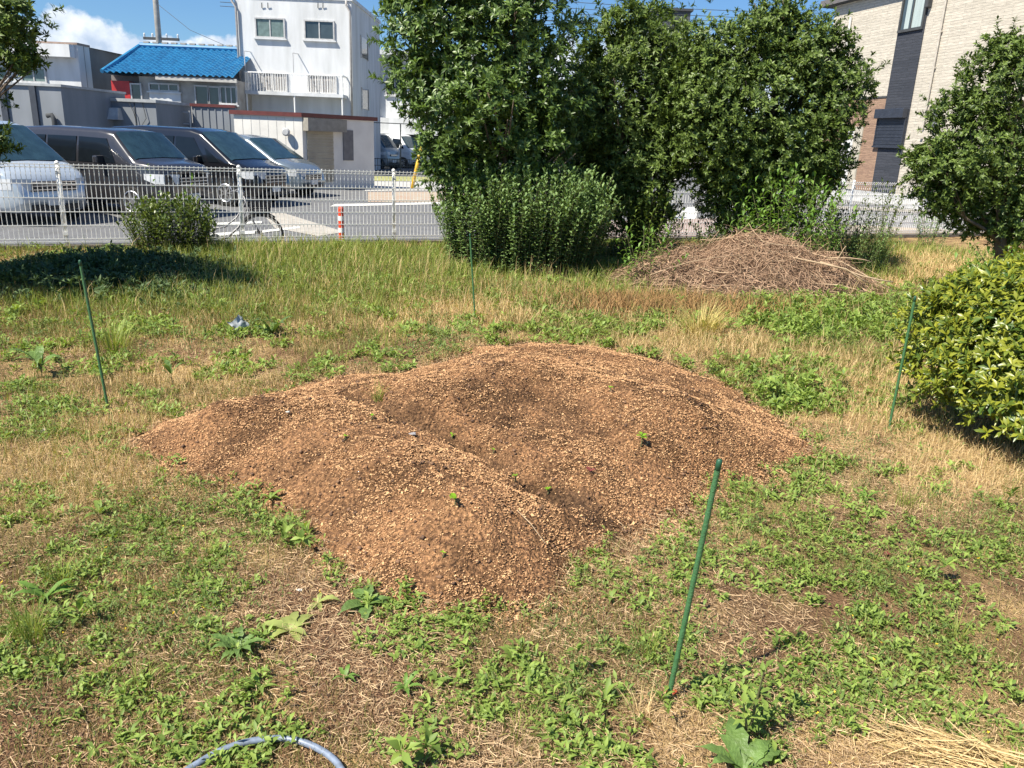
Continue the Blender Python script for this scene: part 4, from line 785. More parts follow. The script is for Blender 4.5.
# ---------------------------------------------------------------- cars
m_glass = mat('car_glass', (.008, .011, .014), .12, var=.1, spec=.45)
m_ws = mat('windscreen_glass', (.03, .065, .085), .08, var=.2, spec=.9); m_tyre = mat('tyre', (.02, .02, .02), .85); m_rim = mat('alloy', (.62, .63, .65), .3, metal=.8); m_blk = mat('black_trim', (.02, .02, .022), .5)  # windscreen base colour tinted teal to imitate reflected sky
m_lamp = mat('lamp_glass', (.75, .78, .80), .12, spec=.8); m_chr = mat('chrome', (.75, .76, .78), .15, metal=1.0); m_plate = mat('number_plate', (.80, .80, .76), .5)
def interp(prof, x): return float(np.interp(x, [q[0] for q in prof], [q[1] for q in prof]))
def car(loc, hd, Lc, Wc, prof, belt, paint, wins, ws, label, group, name='parked_car', wheelr=.32, wx=(.85, None), grille=(.52, .70, .55), hl=(.62, .78), rearglass=None):
    """car local: +x nose, y side, z up. prof: roof/hood height along x from tail (0) to nose (L). wins: side window polygons [(x,z)..]; ws: windscreen (x0,z0)->(x1,z1) along the profile"""
    root = empty(name, loc, hd, label, 'car', group); half = Wc/2; x0 = -Lc
    xs = sorted(set([0, .04, .12, .3]+list(np.linspace(.3, Lc-.5, 18))+[q[0] for q in prof if .0 < q[0] < Lc]+[Lc-.5, Lc-.3, Lc-.16, Lc-.07, Lc-.02, Lc]))
    def plan(x):   # half width along length
        e = min(x, Lc-x); k = 1.0
        if x > Lc-.75: k = 1-.30*((x-(Lc-.75))/.75)**2.6
        if x < .35: k = 1-.14*((.35-x)/.35)**2.2
        return half*k
    def inset(x, z):  # tumblehome above the belt
        return 0 if z <= belt else .13*((z-belt)/(1.75-belt))**1.2+.0
    rings = []
    for x in xs:
        zt = interp(prof, x); w_ = plan(x); zl = .24+(.06 if x < .1 or x > Lc-.08 else 0); zb = min(belt, zt-.07)
        zm = zl+(zb-zl)*.45; wt = w_-inset(x, zt-.06)
        wz = lambda z: w_-inset(x, z)
        zmid = zb+(zt-.1-zb)*.5 if zt-.1 > zb else zb+.01
        r = [(x, w_-.06, zl), (x, w_-.005, zl+.1), (x, w_+.004, zm), (x, w_-.004, zb), (x, wz(zmid)-.006, zmid), (x, wt-.008, max(zt-.09, zmid+.005)), (x, wt-.05, zt-.025), (x, wt-.18, zt), (x, 0, zt+.02)]
        rings.append(r)
    nr = len(rings[0]); vs = []; fs = []
    for r in rings:
        vs += [(a+x0, -b, c) for a, b, c in r]+[(a+x0, b, c) for a, b, c in r[::-1][1:]]
    m_ = 2*nr-1
    for i in range(len(rings)-1):
        for k in range(m_-1): fs.append((i*m_+k, i*m_+k+1, (i+1)*m_+k+1, (i+1)*m_+k))
        fs.append((i*m_+m_-1, i*m_, (i+1)*m_, (i+1)*m_+m_-1))
    fs += [tuple(range(m_))[::-1], tuple((len(rings)-1)*m_+k for k in range(m_))]
    MB().add(vs, fs).build('body', paint, root, smooth=True)
    # side windows, slightly proud, following the tumblehome
    for sgn in (-1, 1):
        for poly in wins:
            vs = []
            for (x, z) in poly: vs.append((x+x0, sgn*(plan(x)-inset(x, z)+.012-.006*(z > belt)), z))
            n_ = len(vs); vs += [(a, b-sgn*.02, c) for a, b, c in vs]
            f_ = [tuple(range(n_)), tuple(range(2*n_-1, n_-1, -1))]+[(i, (i+1) % n_, n_+(i+1) % n_, n_+i) for i in range(n_)]
            MB().add(vs, f_).build('side_window', m_glass, root)
    # windscreen
    (xa, xb) = ws; vs = []
    for t in np.linspace(0, 1, 7):
        x = xa+(xb-xa)*t; z = interp(prof, x)
        for yy in (-1, -.9, -.45, 0, .45, .9, 1):
            wt = plan(x)-inset(x, z-.06)-.07; dz = .02*(1-abs(yy))+.012; vs.append((x+x0+.012, yy*wt, z+dz-.03*(abs(yy) == 1)))
    fs = [(i*7+k, i*7+k+1, (i+1)*7+k+1, (i+1)*7+k) for i in range(6) for k in range(6)]
    MB().add(vs, fs).build('windscreen', m_ws, root, smooth=True)
    wxf = Lc-wx[0]; wxr = wx[1] if wx[1] else .8
    for sgn in (-1, 1):
        for xw in (wxf, wxr):
            MB().disc((xw+x0, sgn*(half-.085), wheelr+.03), wheelr+.06, .19, 28).build('wheel_arch', m_blk, root)
            ty = MB().disc((xw+x0, sgn*(half-.08), wheelr), wheelr, .21, 28, .03).build('wheel', m_tyre, root, smooth=False)
            mb = MB().ring((xw+x0, sgn*(half+.022), wheelr), wheelr*.66, .018, n=24, m=6)
            mb.disc((xw+x0, sgn*(half+.012), wheelr), .06, .05, 12)
            for k in range(7):
                a = k*2*math.pi/7; Mx = Matrix.Translation((xw+x0, sgn*(half+.02), wheelr)) @ Matrix.Rotation(a, 4, 'Y'); mb.box(.03, wheelr*.67, -.012, .012, -.022, .022, Mx)
            mb.build('rim', m_rim, ty)
        # lamps
        xe = Lc-.16; pw = plan(xe)
        nose = [(Lc-.52, plan(Lc-.52)+.008), (Lc-.3, plan(Lc-.3)+.008), (Lc-.14, plan(Lc-.14)+.004), (Lc+.004, half*.48)]
        vs = []
        for i, (x, y) in enumerate(nose):
            sh = .6 if i == 0 else 1; vs += [(x+x0+.006, sgn*y, hl[1]-(hl[1]-hl[0])*sh*.9), (x+x0+.006, sgn*y, hl[1])]
        MB().add(vs, [(0, 2, 3, 1), (2, 4, 5, 3), (4, 6, 7, 5)]).build('headlight', m_lamp, root)
        mr = MB().box(-.09, .03, -.02, .20, -.08, .09, Matrix.Translation((Lc-1.55+x0+(0 if ws[1] > Lc-1.2 else -.1), sgn*(half-.02)-(0.18 if sgn < 0 else 0), belt+.07))); mr.build('wing_mirror', paint, root, bevel=.03)
        MB().box(-.09, .09, -.012, .012, -.012, .012, Matrix.Translation((Lc*.5+x0, sgn*(half+.008), belt-.13))).build('door_handle', m_chr, root)
    yg = half*grille[2]
    gr = MB().box(Lc+x0-.03, Lc+x0+.014, -yg, yg, grille[0], grille[1]).build('grille', m_blk, root, bevel=.01)
    mb = MB()
    for k in range(3): z = grille[0]+.03+k*(grille[1]-grille[0]-.05)/2; mb.box(Lc+x0+.01, Lc+x0+.024, -yg*.96, yg*.96, z-.009, z+.009)
    mb.build('bar', m_chr, gr)
    MB().box(Lc+x0-.03, Lc+x0+.01, -half*.55, half*.55, .28, .38).build('air_intake', m_blk, root, bevel=.01)
    MB().box(Lc+x0, Lc+x0+.02, -.165, .165, .36, .50).build('number_plate', m_plate, root)
    return root
HD = -.32; hv = np.array([math.cos(HD), math.sin(HD), 0])
grp = 'cars parked in a row behind the fence'
silver = mat('silver_paint', (.55, .62, .68), .28, var=.03, metal=.35, coat=.6)
darkp = mat('dark_violet_paint', (.05, .05, .056), .25, var=.05, metal=.4, coat=.8)
black = mat('black_paint', (.012, .013, .016), .2, var=.05, metal=.2, coat=1.0)
bluep = mat('steel_blue_paint', (.25, .31, .36), .25, var=.05, metal=.5, coat=.8)
wpaint = mat('white_van_paint', (.72, .74, .75), .35, var=.04, coat=.5); spaint = mat('silver_van_paint', (.40, .44, .46), .35, metal=.4, coat=.5)
prof_mpv = [(0, .85), (.05, 1.5), (.25, 1.78), (1.2, 1.84), (2.8, 1.82), (3.15, 1.74), (4.05, 1.12), (4.5, .95), (4.68, .78), (4.75, .55)]
win_mpv = [[(.35, 1.1), (1.35, 1.08), (1.35, 1.62), (.5, 1.62)], [(1.42, 1.08), (2.35, 1.06), (2.35, 1.62), (1.42, 1.62)], [(2.42, 1.06), (3.35, 1.04), (2.95, 1.6), (2.42, 1.62)], [(3.42, 1.04), (3.8, 1.04), (3.3, 1.38)]]
def nose(px, py): return P(px, py, LOT)
car(nose(80, 226)+np.array([-.45, .1, 0]), HD-.12, 4.75, 1.76, prof_mpv, 1.02, silver, win_mpv, (3.14, 4.06), 'silver minivan with slatted grille, leftmost of the parked row', grp, grille=(.62, .80, .5), hl=(.62, .84))
prof_box = [(0, .9), (.04, 1.55), (.2, 1.72), (1.2, 1.77), (2.6, 1.75), (2.95, 1.70), (3.5, 1.18), (4.0, 1.08), (4.2, .9), (4.27, .55)]
win_box = [[(.3, 1.12), (1.15, 1.10), (1.15, 1.58), (.4, 1.58)], [(1.22, 1.10), (2.0, 1.08), (2.0, 1.58), (1.22, 1.58)], [(2.07, 1.08), (3.05, 1.08), (2.8, 1.56), (2.07, 1.58)]]
car(nose(196, 217), HD, 4.27, 1.70, prof_box, 1.06, darkp, win_box, (2.96, 3.5), 'dark violet boxy wagon with tinted windows, second in the row', grp, grille=(.66, .84, .5), hl=(.68, .9))
car(nose(277, 206), HD, 4.75, 1.76, prof_mpv, 1.02, black, win_mpv, (3.14, 4.06), 'black minivan with bright alloy wheels, third in the row', grp, grille=(.58, .78, .5), hl=(.66, .86))
prof_wag = [(0, .85), (.06, 1.35), (.3, 1.62), (1.2, 1.70), (2.4, 1.68), (2.8, 1.60), (3.7, 1.06), (4.2, .90), (4.42, .72), (4.5, .5)]
win_wag = [[(.35, 1.04), (1.25, 1.0), (1.25, 1.42), (.5, 1.42)], [(1.3, 1.0), (2.1, .98), (2.1, 1.43), (1.3, 1.43)], [(2.15, .98), (3.1, .96), (2.6, 1.38), (2.15, 1.42)]]
car(nose(318, 197)+np.array([-.1, 0, 0]), HD, 4.5, 1.70, prof_wag, .94, bluep, win_wag, (2.8, 3.7), 'silver blue people carrier nearest the white shed, last in the row', grp, grille=(.5, .66, .5), hl=(.58, .78))
prof_kei = [(0, .9), (.03, 1.7), (.15, 1.86), (2.4, 1.88), (2.6, 1.80), (3.15, 1.15), (3.3, 1.0), (3.38, .6)]
win_kei = [[(.2, 1.15), (1.1, 1.15), (1.1, 1.65), (.3, 1.65)], [(1.18, 1.15), (2.0, 1.12), (2.0, 1.65), (1.18, 1.65)], [(2.08, 1.12), (2.95, 1.1), (2.62, 1.62), (2.08, 1.65)]]
g2 = 'small delivery vans on the far side of the lane'
car(at(394, 170, 46)*[1, 1, 0]+np.array([0, 0, LOT]), -.5, 3.38, 1.48, prof_kei, 1.1, spaint, win_kei, (2.62, 3.15), 'silver small van half hidden behind the corner of the shed', g2, name='small_van', wheelr=.27, grille=(.7, .8, .4), hl=(.75, .92), wx=(.5, .7))
car(at(417, 170, 48.5)*[1, 1, 0]+np.array([0, 0, LOT]), -.5, 3.38, 1.48, prof_kei, 1.1, wpaint, win_kei, (2.62, 3.15), 'white small van, right one of the two beyond the lane', g2, name='small_van', wheelr=.27, grille=(.7, .8, .4), hl=(.75, .92), wx=(.5, .7))

# ---------------------------------------------------------------- bollard, bicycle, guy guard, far rail
c = P(335, 246, LOT)*0+fr(3.7, .55, LOT); root = empty('bollard', c, 0, 'red and white striped road bollard just beyond the fence', 'bollard')
m_or = mat('orange_red_plastic', (.72, .07, .02), .45, var=.08); m_wh = mat('white_reflective', (.80, .80, .78), .4, var=.05)
mb = MB().tube([(0, 0, 0), (0, 0, .02), (0, 0, .03), (0, 0, .76), (0, 0, .785), (0, 0, .79)], [.10, .10, .042, .040, .03, .01], 16); mb.build('tube', m_or, root, smooth=False)
for z in (.22, .40, .58): MB().tube([(0, 0, z), (0, 0, z+.07)], .0435, 16, cap=True).build('band', m_wh, root)
# bicycle beyond the fence
bc = fr(2.0, .75, LOT); root = empty('bicycle', bc, FRZ+.05, 'dark city bicycle with a black front basket leaning behind the white fence', 'bicycle')
root.rotation_euler = (-.12, 0, FRZ+.05)
m_bk = mat('bicycle_black', (.025, .025, .03), .4); m_bks = mat('bicycle_silver', (.22, .22, .23), .4, metal=.3)
for xw in (-.52, .55):
    wl = MB().ring((xw, 0, .33), .315, .016, n=32, m=7).build('wheel', m_tyre, root)
    mb = MB().ring((xw, 0, .33), .29, .007, n=32, m=5)
    for k in range(14): a = k*2*math.pi/14; mb.tube([(xw, 0, .33), (xw+.29*math.cos(a), 0, .33+.29*math.sin(a))], .0015, 4, cap=False)
    mb.build('rim', m_bks, wl)
    MB().ring((xw, 0, .33), .345, .014, n=16, m=6, a0=.2 if xw < 0 else .9, a1=2.9 if xw < 0 else 2.6).build('mudguard', m_bk, root)
mb = MB(); mb.tube([(-.52, 0, .33), (-.12, 0, .28)], .012).tube([(-.52, 0, .33), (-.2, 0, .62)], .009).tube([(-.12, 0, .28), (-.22, 0, .80)], .015)
mb.tube([(-.12, 0, .28), (.05, 0, .31), (.22, 0, .46), (.36, 0, .74)], .018).tube([(-.17, 0, .45), (.02, 0, .46), (.2, 0, .6), (.35, 0, .82)], .013)
mb.tube([(.33, 0, .92), (.37, 0, .72), (.48, 0, .45), (.55, 0, .33)], .014).build('frame', m_bks, root, smooth=True)
MB().tube([(.18, .27, .98), (.22, .22, 1.0), (.33, .08, .97), (.33, 0, .93), (.33, -.08, .97), (.22, -.22, 1.0), (.18, -.27, .98)], .012).build('handlebar', m_bks, root, smooth=True)
MB().add([(-.36, -.09, .84), (-.36, .09, .84), (-.1, .02, .83), (-.1, -.02, .83), (-.35, -.1, .79), (-.35, .1, .79), (-.1, .02, .80), (-.1, -.02, .80)], [(0, 3, 2, 1), (4, 5, 6, 7), (0, 1, 5, 4), (1, 2, 6, 5), (2, 3, 7, 6), (3, 0, 4, 7)]).build('saddle', m_bk, root, bevel=.015)
mb = MB()
for z in np.linspace(.62, .88, 8):
    k = (z-.62)/.26; a = .11+.03*k; b = .14+.04*k; mb.tube([(.55-a, -b, z), (.55+a, -b, z), (.55+a, b, z), (.55-a, b, z), (.55-a, -b, z)], .006, 4)
for k in np.linspace(-1, 1, 9):
    mb.tube([(.55+.11*k, -.14, .62), (.55+.14*k, -.18, .88)], .005, 4).tube([(.55+.11*k, .14, .62), (.55+.14*k, .18, .88)], .005, 4).tube([(.44, .14*k, .62), (.41, .18*k, .88)], .005, 4).tube([(.66, .14*k, .62), (.69, .18*k, .88)], .005, 4)
mb.box(.45, .65, -.13, .13, .615, .625); mb.build('basket', m_bk, root)
MB().disc((-.12, .05, .28), .09, .01, 20).tube([(-.12, .06, .28), (0.02, .06, .18)], .008).box(-.0, .06, .06, .15, .165, .185).build('crank', m_bks, root)
# yellow guy-wire guard
y0 = at(412, 184, 30)*[1, 1, 0]+np.array([0, 0, LOT]); y1 = at(421, 147, 30.5)
root = empty('guy_wire_guard', y0, 0, 'slanting yellow guy wire guard beyond the lane', 'wire guard')
MB().tube([(0, 0, 0), (y1-y0)*.98, (y1-y0)], [.06, .06, .02], 10).build('sleeve', mat('yellow_plastic', (.75, .45, .03), .5), root, smooth=True)
MB().tube([(y1-y0), (y1-y0)*3.2], .012, 5).build('wire', m_dkw, root)
# low dark fence before the vans
r_ = empty('low_rail_fence', at(368, 172, 40)*[1, 1, 0]+np.array([0, 0, LOT]), 0, 'low dark wire fence in front of the small vans', 'fence'); mb = MB()
m_net = mat('dark_net', (.10, .11, .10), .7)
for x in np.arange(0, 7, .12): mb.tube([(x, 0, .0), (x, 0, .75)], .012, 4)
for z in (.1, .4, .72): mb.tube([(0, 0, z), (7, 0, z)], .016, 4)
mb.build('mesh_panel', m_net, r_)
for x in (0, 1.6, 3.2, 4.8, 6.4): MB().tube([(x, .02, 0), (x, .02, 2.4)], .03, 6).build('post', m_net, r_)
MB().tube([(0, .02, 2.38), (7, .02, 2.38)], .02, 5).build('top_rail', m_net, r_)

# ---------------------------------------------------------------- buildings
m_wallw = mat('white_plaster', (.68, .70, .72), .85, scale=2.2, color2=(.50, .515, .52), bump=.2, bscale=20, stretch=(1, 1, .18))
m_wallg = mat('grey_panel', (.24, .26, .29), .8, scale=1.5, color2=(.17, .19, .21), stretch=(1, 1, .3)); m_dark = mat('dark_grey', (.06, .065, .07), .8)
m_wing = mat('window_glass', (.06, .08, .09), .08, var=.2, scale=2, spec=.8); m_frame = mat('alu_frame', (.55, .55, .55), .4)
m_green = mat('frosted_glass', (.17, .24, .23), .3, var=.2); m_curtain = mat('curtain', (.36, .35, .34), .9, scale=9, color2=(.22, .21, .21), stretch=(6, 1, .2))
def X_(px, py, Yd): return float(at(px, py, Yd)[0])
def Z_(px, py, Yd): return float(at(px, py, Yd)[2])
def window(root, px0, py0, px1, py1, Yd, yl, glass=None, bars=0, ox=0, mull=1, sill=True):
    """window on a wall at local y = yl; root at (ox, Yd)"""
    ox_, oz = root.location.x, root.location.z
    xa, xb = X_(px0, (py0+py1)/2, Yd)-ox_, X_(px1, (py0+py1)/2, Yd)-ox_; zb, zt = Z_((px0+px1)/2, py1, Yd)-oz, Z_((px0+px1)/2, py0, Yd)-oz
    w_ = MB().box(xa, xb, yl-.02, yl+.05, zb, zt).build('window', glass or m_wing, root)
    f = MB(); th = .06
    for a in (xa-.03, xb+.03-th): f.box(a, a+th, yl-.07, yl+.02, zb+.035, zt-.035)
    f.box(xa-.03, xb+.03, yl-.072, yl+.02, zb-.03, zb+.033); f.box(xa-.03, xb+.03, yl-.072, yl+.02, zt-.033, zt+.03)
    for k in range(mull): xm = xa+(xb-xa)*(k+1)/(mull+1); f.box(xm-.025, xm+.025, yl-.05, yl+.02, zb+.034, zt-.034)
    f.build('frame', m_frame, w_)
    if sill: MB().box(xa-.1, xb+.1, yl-.12, yl+.0, zb-.09, zb-.034).build('sill', m_wallw, w_)
    if bars:
        g = MB()
        for k in range(bars): x = xa+(xb-xa)*(k+.5)/bars; g.tube([(x, yl-.14, zb-.02), (x, yl-.14, zt+.02)], .012, 5)
        g.build('bars', m_fw, w_)
    return w_

# three-storey white building
YB = 38.0; xl = X_(240, 100, YB); xr = X_(353, 100, YB); bz = LOT
root = empty('apartment_building', ((xl+xr)/2, YB, bz), 0, 'white three storey building with a railed balcony above the shed', 'building')
ox = root.location.x; hw = (xr-xl)/2
HB = Z_(352, 1, YB)-LOT
box('wall', m_wallw, root, -hw, hw, 0, 7.2, 0, HB)
box('parapet', m_wallw, root, -hw-.06, hw+.06, -.06, 7.26, HB, HB+.15)
box('stair_block', m_wallw, root, -hw+1, hw-1, 3, 6, HB+.15, HB+1.3)
for q in ((256, 18.5, 284.5, 37.5), (305, 21, 334, 39.5)): window(root, *q, YB, 0, m_green if q[0] < 300 else m_wing)
for q in ((259, 73, 287, 91), (308, 75.5, 336, 93)): window(root, *q, YB, 0, m_curtain, bars=12)
# side windows of the shaded flank
for z in (3.0, 5.3):
    w_ = MB().box(hw-.05, hw+.03, 2.0, 3.6, z, z+.9).build('window', m_wing, root); MB().box(hw-.02, hw+.06, 1.92, 2.0, z-.05, z+.95).box(hw-.02, hw+.06, 3.6, 3.68, z-.05, z+.95).build('frame', m_frame, w_)
# balcony
bzt = Z_(300, 74, YB-.9)-bz; bzb = Z_(300, 96, YB-.9)-bz; bxl = X_(245, 93, YB-.9)-ox; bxr = X_(343, 95, YB-.9)-ox
bal = box('balcony', m_wallw, root, bxl, bxr, -.9, 0, bzb, bzb+.14)
mb = MB()
for x in np.linspace(bxl+.03, bxr-.03, 34): mb.tube([(x, -.87, bzb+.14), (x, -.87, bzt)], .011, 5)
for y in np.linspace(-.8, -.1, 7): mb.tube([(bxl+.03, y, bzb+.14), (bxl+.03, y, bzt)], .011, 5).tube([(bxr-.03, y, bzb+.14), (bxr-.03, y, bzt)], .011, 5)
mb.box(bxl, bxr, -.90, -.84, bzt-.02, bzt+.03).box(bxl, bxl+.05, -.84, 0, bzt-.02, bzt+.03).box(bxr-.05, bxr, -.84, 0, bzt-.02, bzt+.03).build('railing', m_fw, bal)
mb = MB()
for x in (bxl+.05, (bxl+bxr)/2, bxr-.05): mb.tube([(x, -.84, 0), (x, -.84, bzb)], .035, 6)
mb.build('support_posts', m_fw, bal)
mb = MB()
for x in (bxl+.05, (bxl+bxr)/2): mb.tube([(x, -.84, bzt), (x, -.84, bzt+.85), (x, -.0, bzt+.9)], .02, 6)
mb.build('laundry_brackets', m_frame, bal)
m_pipe = mat('grey_pipe', (.42, .40, .38), .6)
for x in (-hw+.02, hw-.1): MB().tube([(x-.1, -.1, HB), (x-.1, -.12, HB-.2), (x+.06, -.1, HB-.45), (x+.06, -.1, 0)], .05, 8).build('drain_pipe', m_pipe, root, smooth=True)
for px in (262, 268, 318, 323): x = X_(px, 6, YB)-ox; MB().tube([(x, -.02, Z_(px, 8, YB)-bz), (x+.03, -.1, Z_(px, 3, YB)-bz)], .02, 5).build('vent', m_dark, root)

# shed in front of it
YS = 27.0; c0 = at(303, 150, YS); root = empty('white_shed', (c0[0], YS, LOT), 0, 'white panelled prefab shed with a maroon roof edge and roller shutter', 'shed')
m_shed = mat('shed_panel', (.72, .70, .65), .7, scale=2, color2=(.62, .60, .56)); m_mar = mat('maroon_metal', (.14, .035, .03), .5)
zt = Z_(303, 117, YS)-LOT
def sR(px):
    d = ray(px, 150)[:2, 0]; n_ = np.array([-dR[1], dR[0]]); t = (c0[:2]@n_)/(d@n_); return float((d*t-c0[:2])@dR)
# left face runs to the left nearly frontal, right face recedes to the right
aL = math.radians(180-4); aR = math.radians(50)
lL = abs(X_(234, 130, YS)-c0[0])*1.02; lR = 3.0
dL = np.array([math.cos(aL), math.sin(aL)]); dR = np.array([math.cos(aR), math.sin(aR)])
fp = [np.array([0, 0]), dR*lR, dR*lR+dL*lL, dL*lL]
MB().add([(p[0], p[1], z) for z in (0, zt) for p in fp], [(0, 1, 5, 4), (1, 2, 6, 5), (2, 3, 7, 6), (3, 0, 4, 7), (4, 5, 6, 7)]).build('wall', m_shed, root)
cen = sum(fp)/4; fo = [cen+(p-cen)*1.06 for p in fp]
MB().add([(p[0], p[1], z) for z in (zt, zt+.13) for p in fo], [(0, 1, 5, 4), (1, 2, 6, 5), (2, 3, 7, 6), (3, 0, 4, 7), (4, 5, 6, 7), (3, 2, 1, 0)]).build('roof', m_mar, root)
RL = Matrix.Rotation(aL-math.pi, 4, 'Z'); RR = Matrix.Rotation(aR, 4, 'Z')
mb = MB()
for k in range(1, 8): x = -lL*k/8; mb.box(x-.008, x+.008, -.006, -.001, .1, zt-.03, RL)
mb.build('panel_seams', mat('seam', (.56, .55, .52), .8), root)
mb = MB()
for k in range(18): mb.box(sR(307), sR(333), -.03-.012*(k % 2), -.002, .25+k*.095, .25+k*.095+.09, RR)
mb.build('roller_shutter', mat('beige_shutter', (.42, .38, .29), .6, scale=3, color2=(.33, .29, .22)), root)
box('shutter_hood', m_shed, root, 0, 0.01, 0, .01, 0, .01) if False else MB().box(.02, sR(342), -.30, -.002, zt-.42, zt-.02, RR).build('awning_box', mat('hood', (.30, .28, .24), .7), root)
MB().box(sR(343), sR(353), -.03, -.002, .95, 1.95, RR).build('window', mat('louvre', (.16, .16, .17), .6), root)
MB().disc((X_(287, 132, YS)-c0[0], -.12, Z_(287, 132, YS)-LOT), .13, .16, 14, .04).build('wall_lamp', m_frame, root)

# white building to the right of it
YW = 50; xa, xb = X_(357, 120, YW), X_(480, 120, YW); root = empty('white_building', ((xa+xb)/2, YW, LOT), 0, 'low white building behind the small vans, partly hidden by the tall tree', 'building'); ox = root.location.x
zt = Z_(380, 52, YW)-LOT; box('wall', m_wallw, root, xa-ox+1.1, xb-ox, 0, 8, 0, zt-.2)
box('corner_pier', m_wallw, root, xa-ox, xa-ox+1.1, -.5, 8, 0, zt-.2); box('roof', m_wallw, root, xa-ox-.3, xb-ox+.2, -.9, 8.2, zt-.2, zt+.05)
z1 = Z_(390, 118, YW)-LOT; box('ledge', m_wallw, root, xa-ox+1.1, xb-ox, -.6, 0, z1-.9, z1)
window(root, 386, 78, 404, 95, YW, 0); box('ground_floor', mat('grey_recess', (.16, .20, .20), .7), root, xa-ox+1.4, xb-ox-.2, -.04, 0, .0, 2.2)

# blue roofed house
YR = 36; root = empty('blue_roofed_house', (X_(172, 100, YR), YR, LOT), 0, 'old house with a bright blue tiled roof and worn walls', 'house'); ox = root.location.x
xa, xb = X_(140, 90, YR)-ox, X_(236, 90, YR)-ox; ze = Z_(190, 77, YR)-LOT; zr = Z_(190, 49, YR+2.8)-LOT
box('wall', mat('old_plaster', (.46, .45, .42), .9, scale=2, color2=(.28, .25, .22)), root, xa, xb, 0, 5.4, 0, ze-.05)
xh = X_(108, 73, YR)-ox
m_blue = mat('blue_tile', (.03, .23, .44), .5, scale=2.5, color2=(.02, .14, .30))
xrl = X_(140, 47, YR+2.8)-ox; mb = MB(); NW = 46; NR = 14
L0 = np.array([xh, -.5, ze]); L1 = np.array([xrl, 2.8, zr]); R0_ = np.array([xb+.05, -.5, ze]); R1 = np.array([xb+.05, 2.8, zr])
vs = []; nx = NW*6
for j in range(NR+1):
    for jj in (0, 1):
        if j == NR and jj: continue
        t = (j+jj*.999)/NR; t = min(t, 1)
        for i in range(nx+1):
            s_ = i/nx; p_ = (L0*(1-t)+L1*t)*(1-s_)+(R0_*(1-t)+R1*t)*s_; xx = p_[0]*3.8*2*math.pi
            p_ = p_+np.array([0, -.2, 1])*(.035*math.sin(xx)+(.05 if jj == 0 else -.0)); vs.append(p_)
rows = len(vs)//(nx+1); mb.add(vs, [(r*(nx+1)+i, r*(nx+1)+i+1, (r+1)*(nx+1)+i+1, (r+1)*(nx+1)+i) for r in range(rows-1) for i in range(nx)])
mb.add([L0, L1, (xrl, 2.85, zr), (xh, 6, ze), (xb+.25, 6, ze), (xb+.25, 2.85, zr)], [(0, 3, 2), (2, 3, 4, 5)])
rf = mb.build('roof', m_blue, root); mb = MB(); 
mb.tube([L1+np.array([0, 0, .08]), R1+np.array([0, 0, .08])], .11, 8).tube([L0+np.array([0, 0, .06]), L1+np.array([0, 0, .06])], .09, 8); mb.build('ridge', m_blue, rf)
mb = MB()
for x in np.arange(xrl+.2, xb, .42): mb.box(x, x+.25, 2.72, 2.88, zr+.17, zr+.24)
mb.build('ridge_caps', m_conc, rf)
box('eave_board', mat('pale_board', (.50, .49, .46), .8), root, xa+.9, xb+.2, -.45, -.38, ze-.18, ze-.03)
m_redw = mat('red_panel', (.50, .03, .03), .5)
box('red_panel', m_redw, root, X_(113, 90, YR)-ox, X_(131, 90, YR)-ox, -.1, .4, Z_(122, 100, YR)-LOT-.6, Z_(122, 81, YR)-LOT)
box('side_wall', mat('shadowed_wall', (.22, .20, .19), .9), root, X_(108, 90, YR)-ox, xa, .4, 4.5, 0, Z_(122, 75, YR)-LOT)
for q in ((196, 86, 209, 106), (209.5, 87, 220, 106), (221, 87, 237, 104), (150, 84, 179, 91), (132, 84, 142, 101)): window(root, *q, YR, -.02, m_wing, mull=0 if q[2]-q[0] < 14 else 2)
box('white_shutter', m_wallw, root, X_(150, 95, YR)-ox, X_(181, 95, YR)-ox, -.06, -.002, Z_(165, 108, YR)-LOT, Z_(165, 92, YR)-LOT)

# white building at far left
YL = 37; xa, xb = X_(-60, 70, YL), X_(82, 90, YL); root = empty('flat_roofed_building', ((xa+xb)/2, YL, LOT), 0, 'white flat roofed building with green glazed windows at the left', 'building'); ox = root.location.x
zt = Z_(60, 44, YL)-LOT; box('wall', m_wallw, root, xa-ox, xb-ox, 0, 1.0, 0, zt); box('roof_edge', mat('brown_edge', (.30, .22, .18), .7), root, xa-ox-.1, xb-ox+.05, -.08, 1.0, zt, zt+.08)
box('lintel', m_wallw, root, xa-ox, X_(76, 60, YL)-ox, -.45, 0, Z_(50, 57, YL)-LOT, Z_(50, 44, YL)-LOT-.02)
window(root, 22, 68, 46, 82, YL, 0, m_green); window(root, -20, 66, 8, 80, YL, 0, m_green)
x1 = X_(127, 70, YL+5)-ox; MB().add([(xb-ox+.003, 0.5, 0), (x1, 5, 0), (x1, 5, zt), (xb-ox+.003, .5, zt), (xb-ox+.003, 6, 0), (xb-ox+.003, 6, zt)], [(0, 1, 2, 3), (3, 2, 5), (1, 4, 5, 2)]).build('side_wing', mat('grey_side', (.17, .165, .16), .85, scale=1), root)

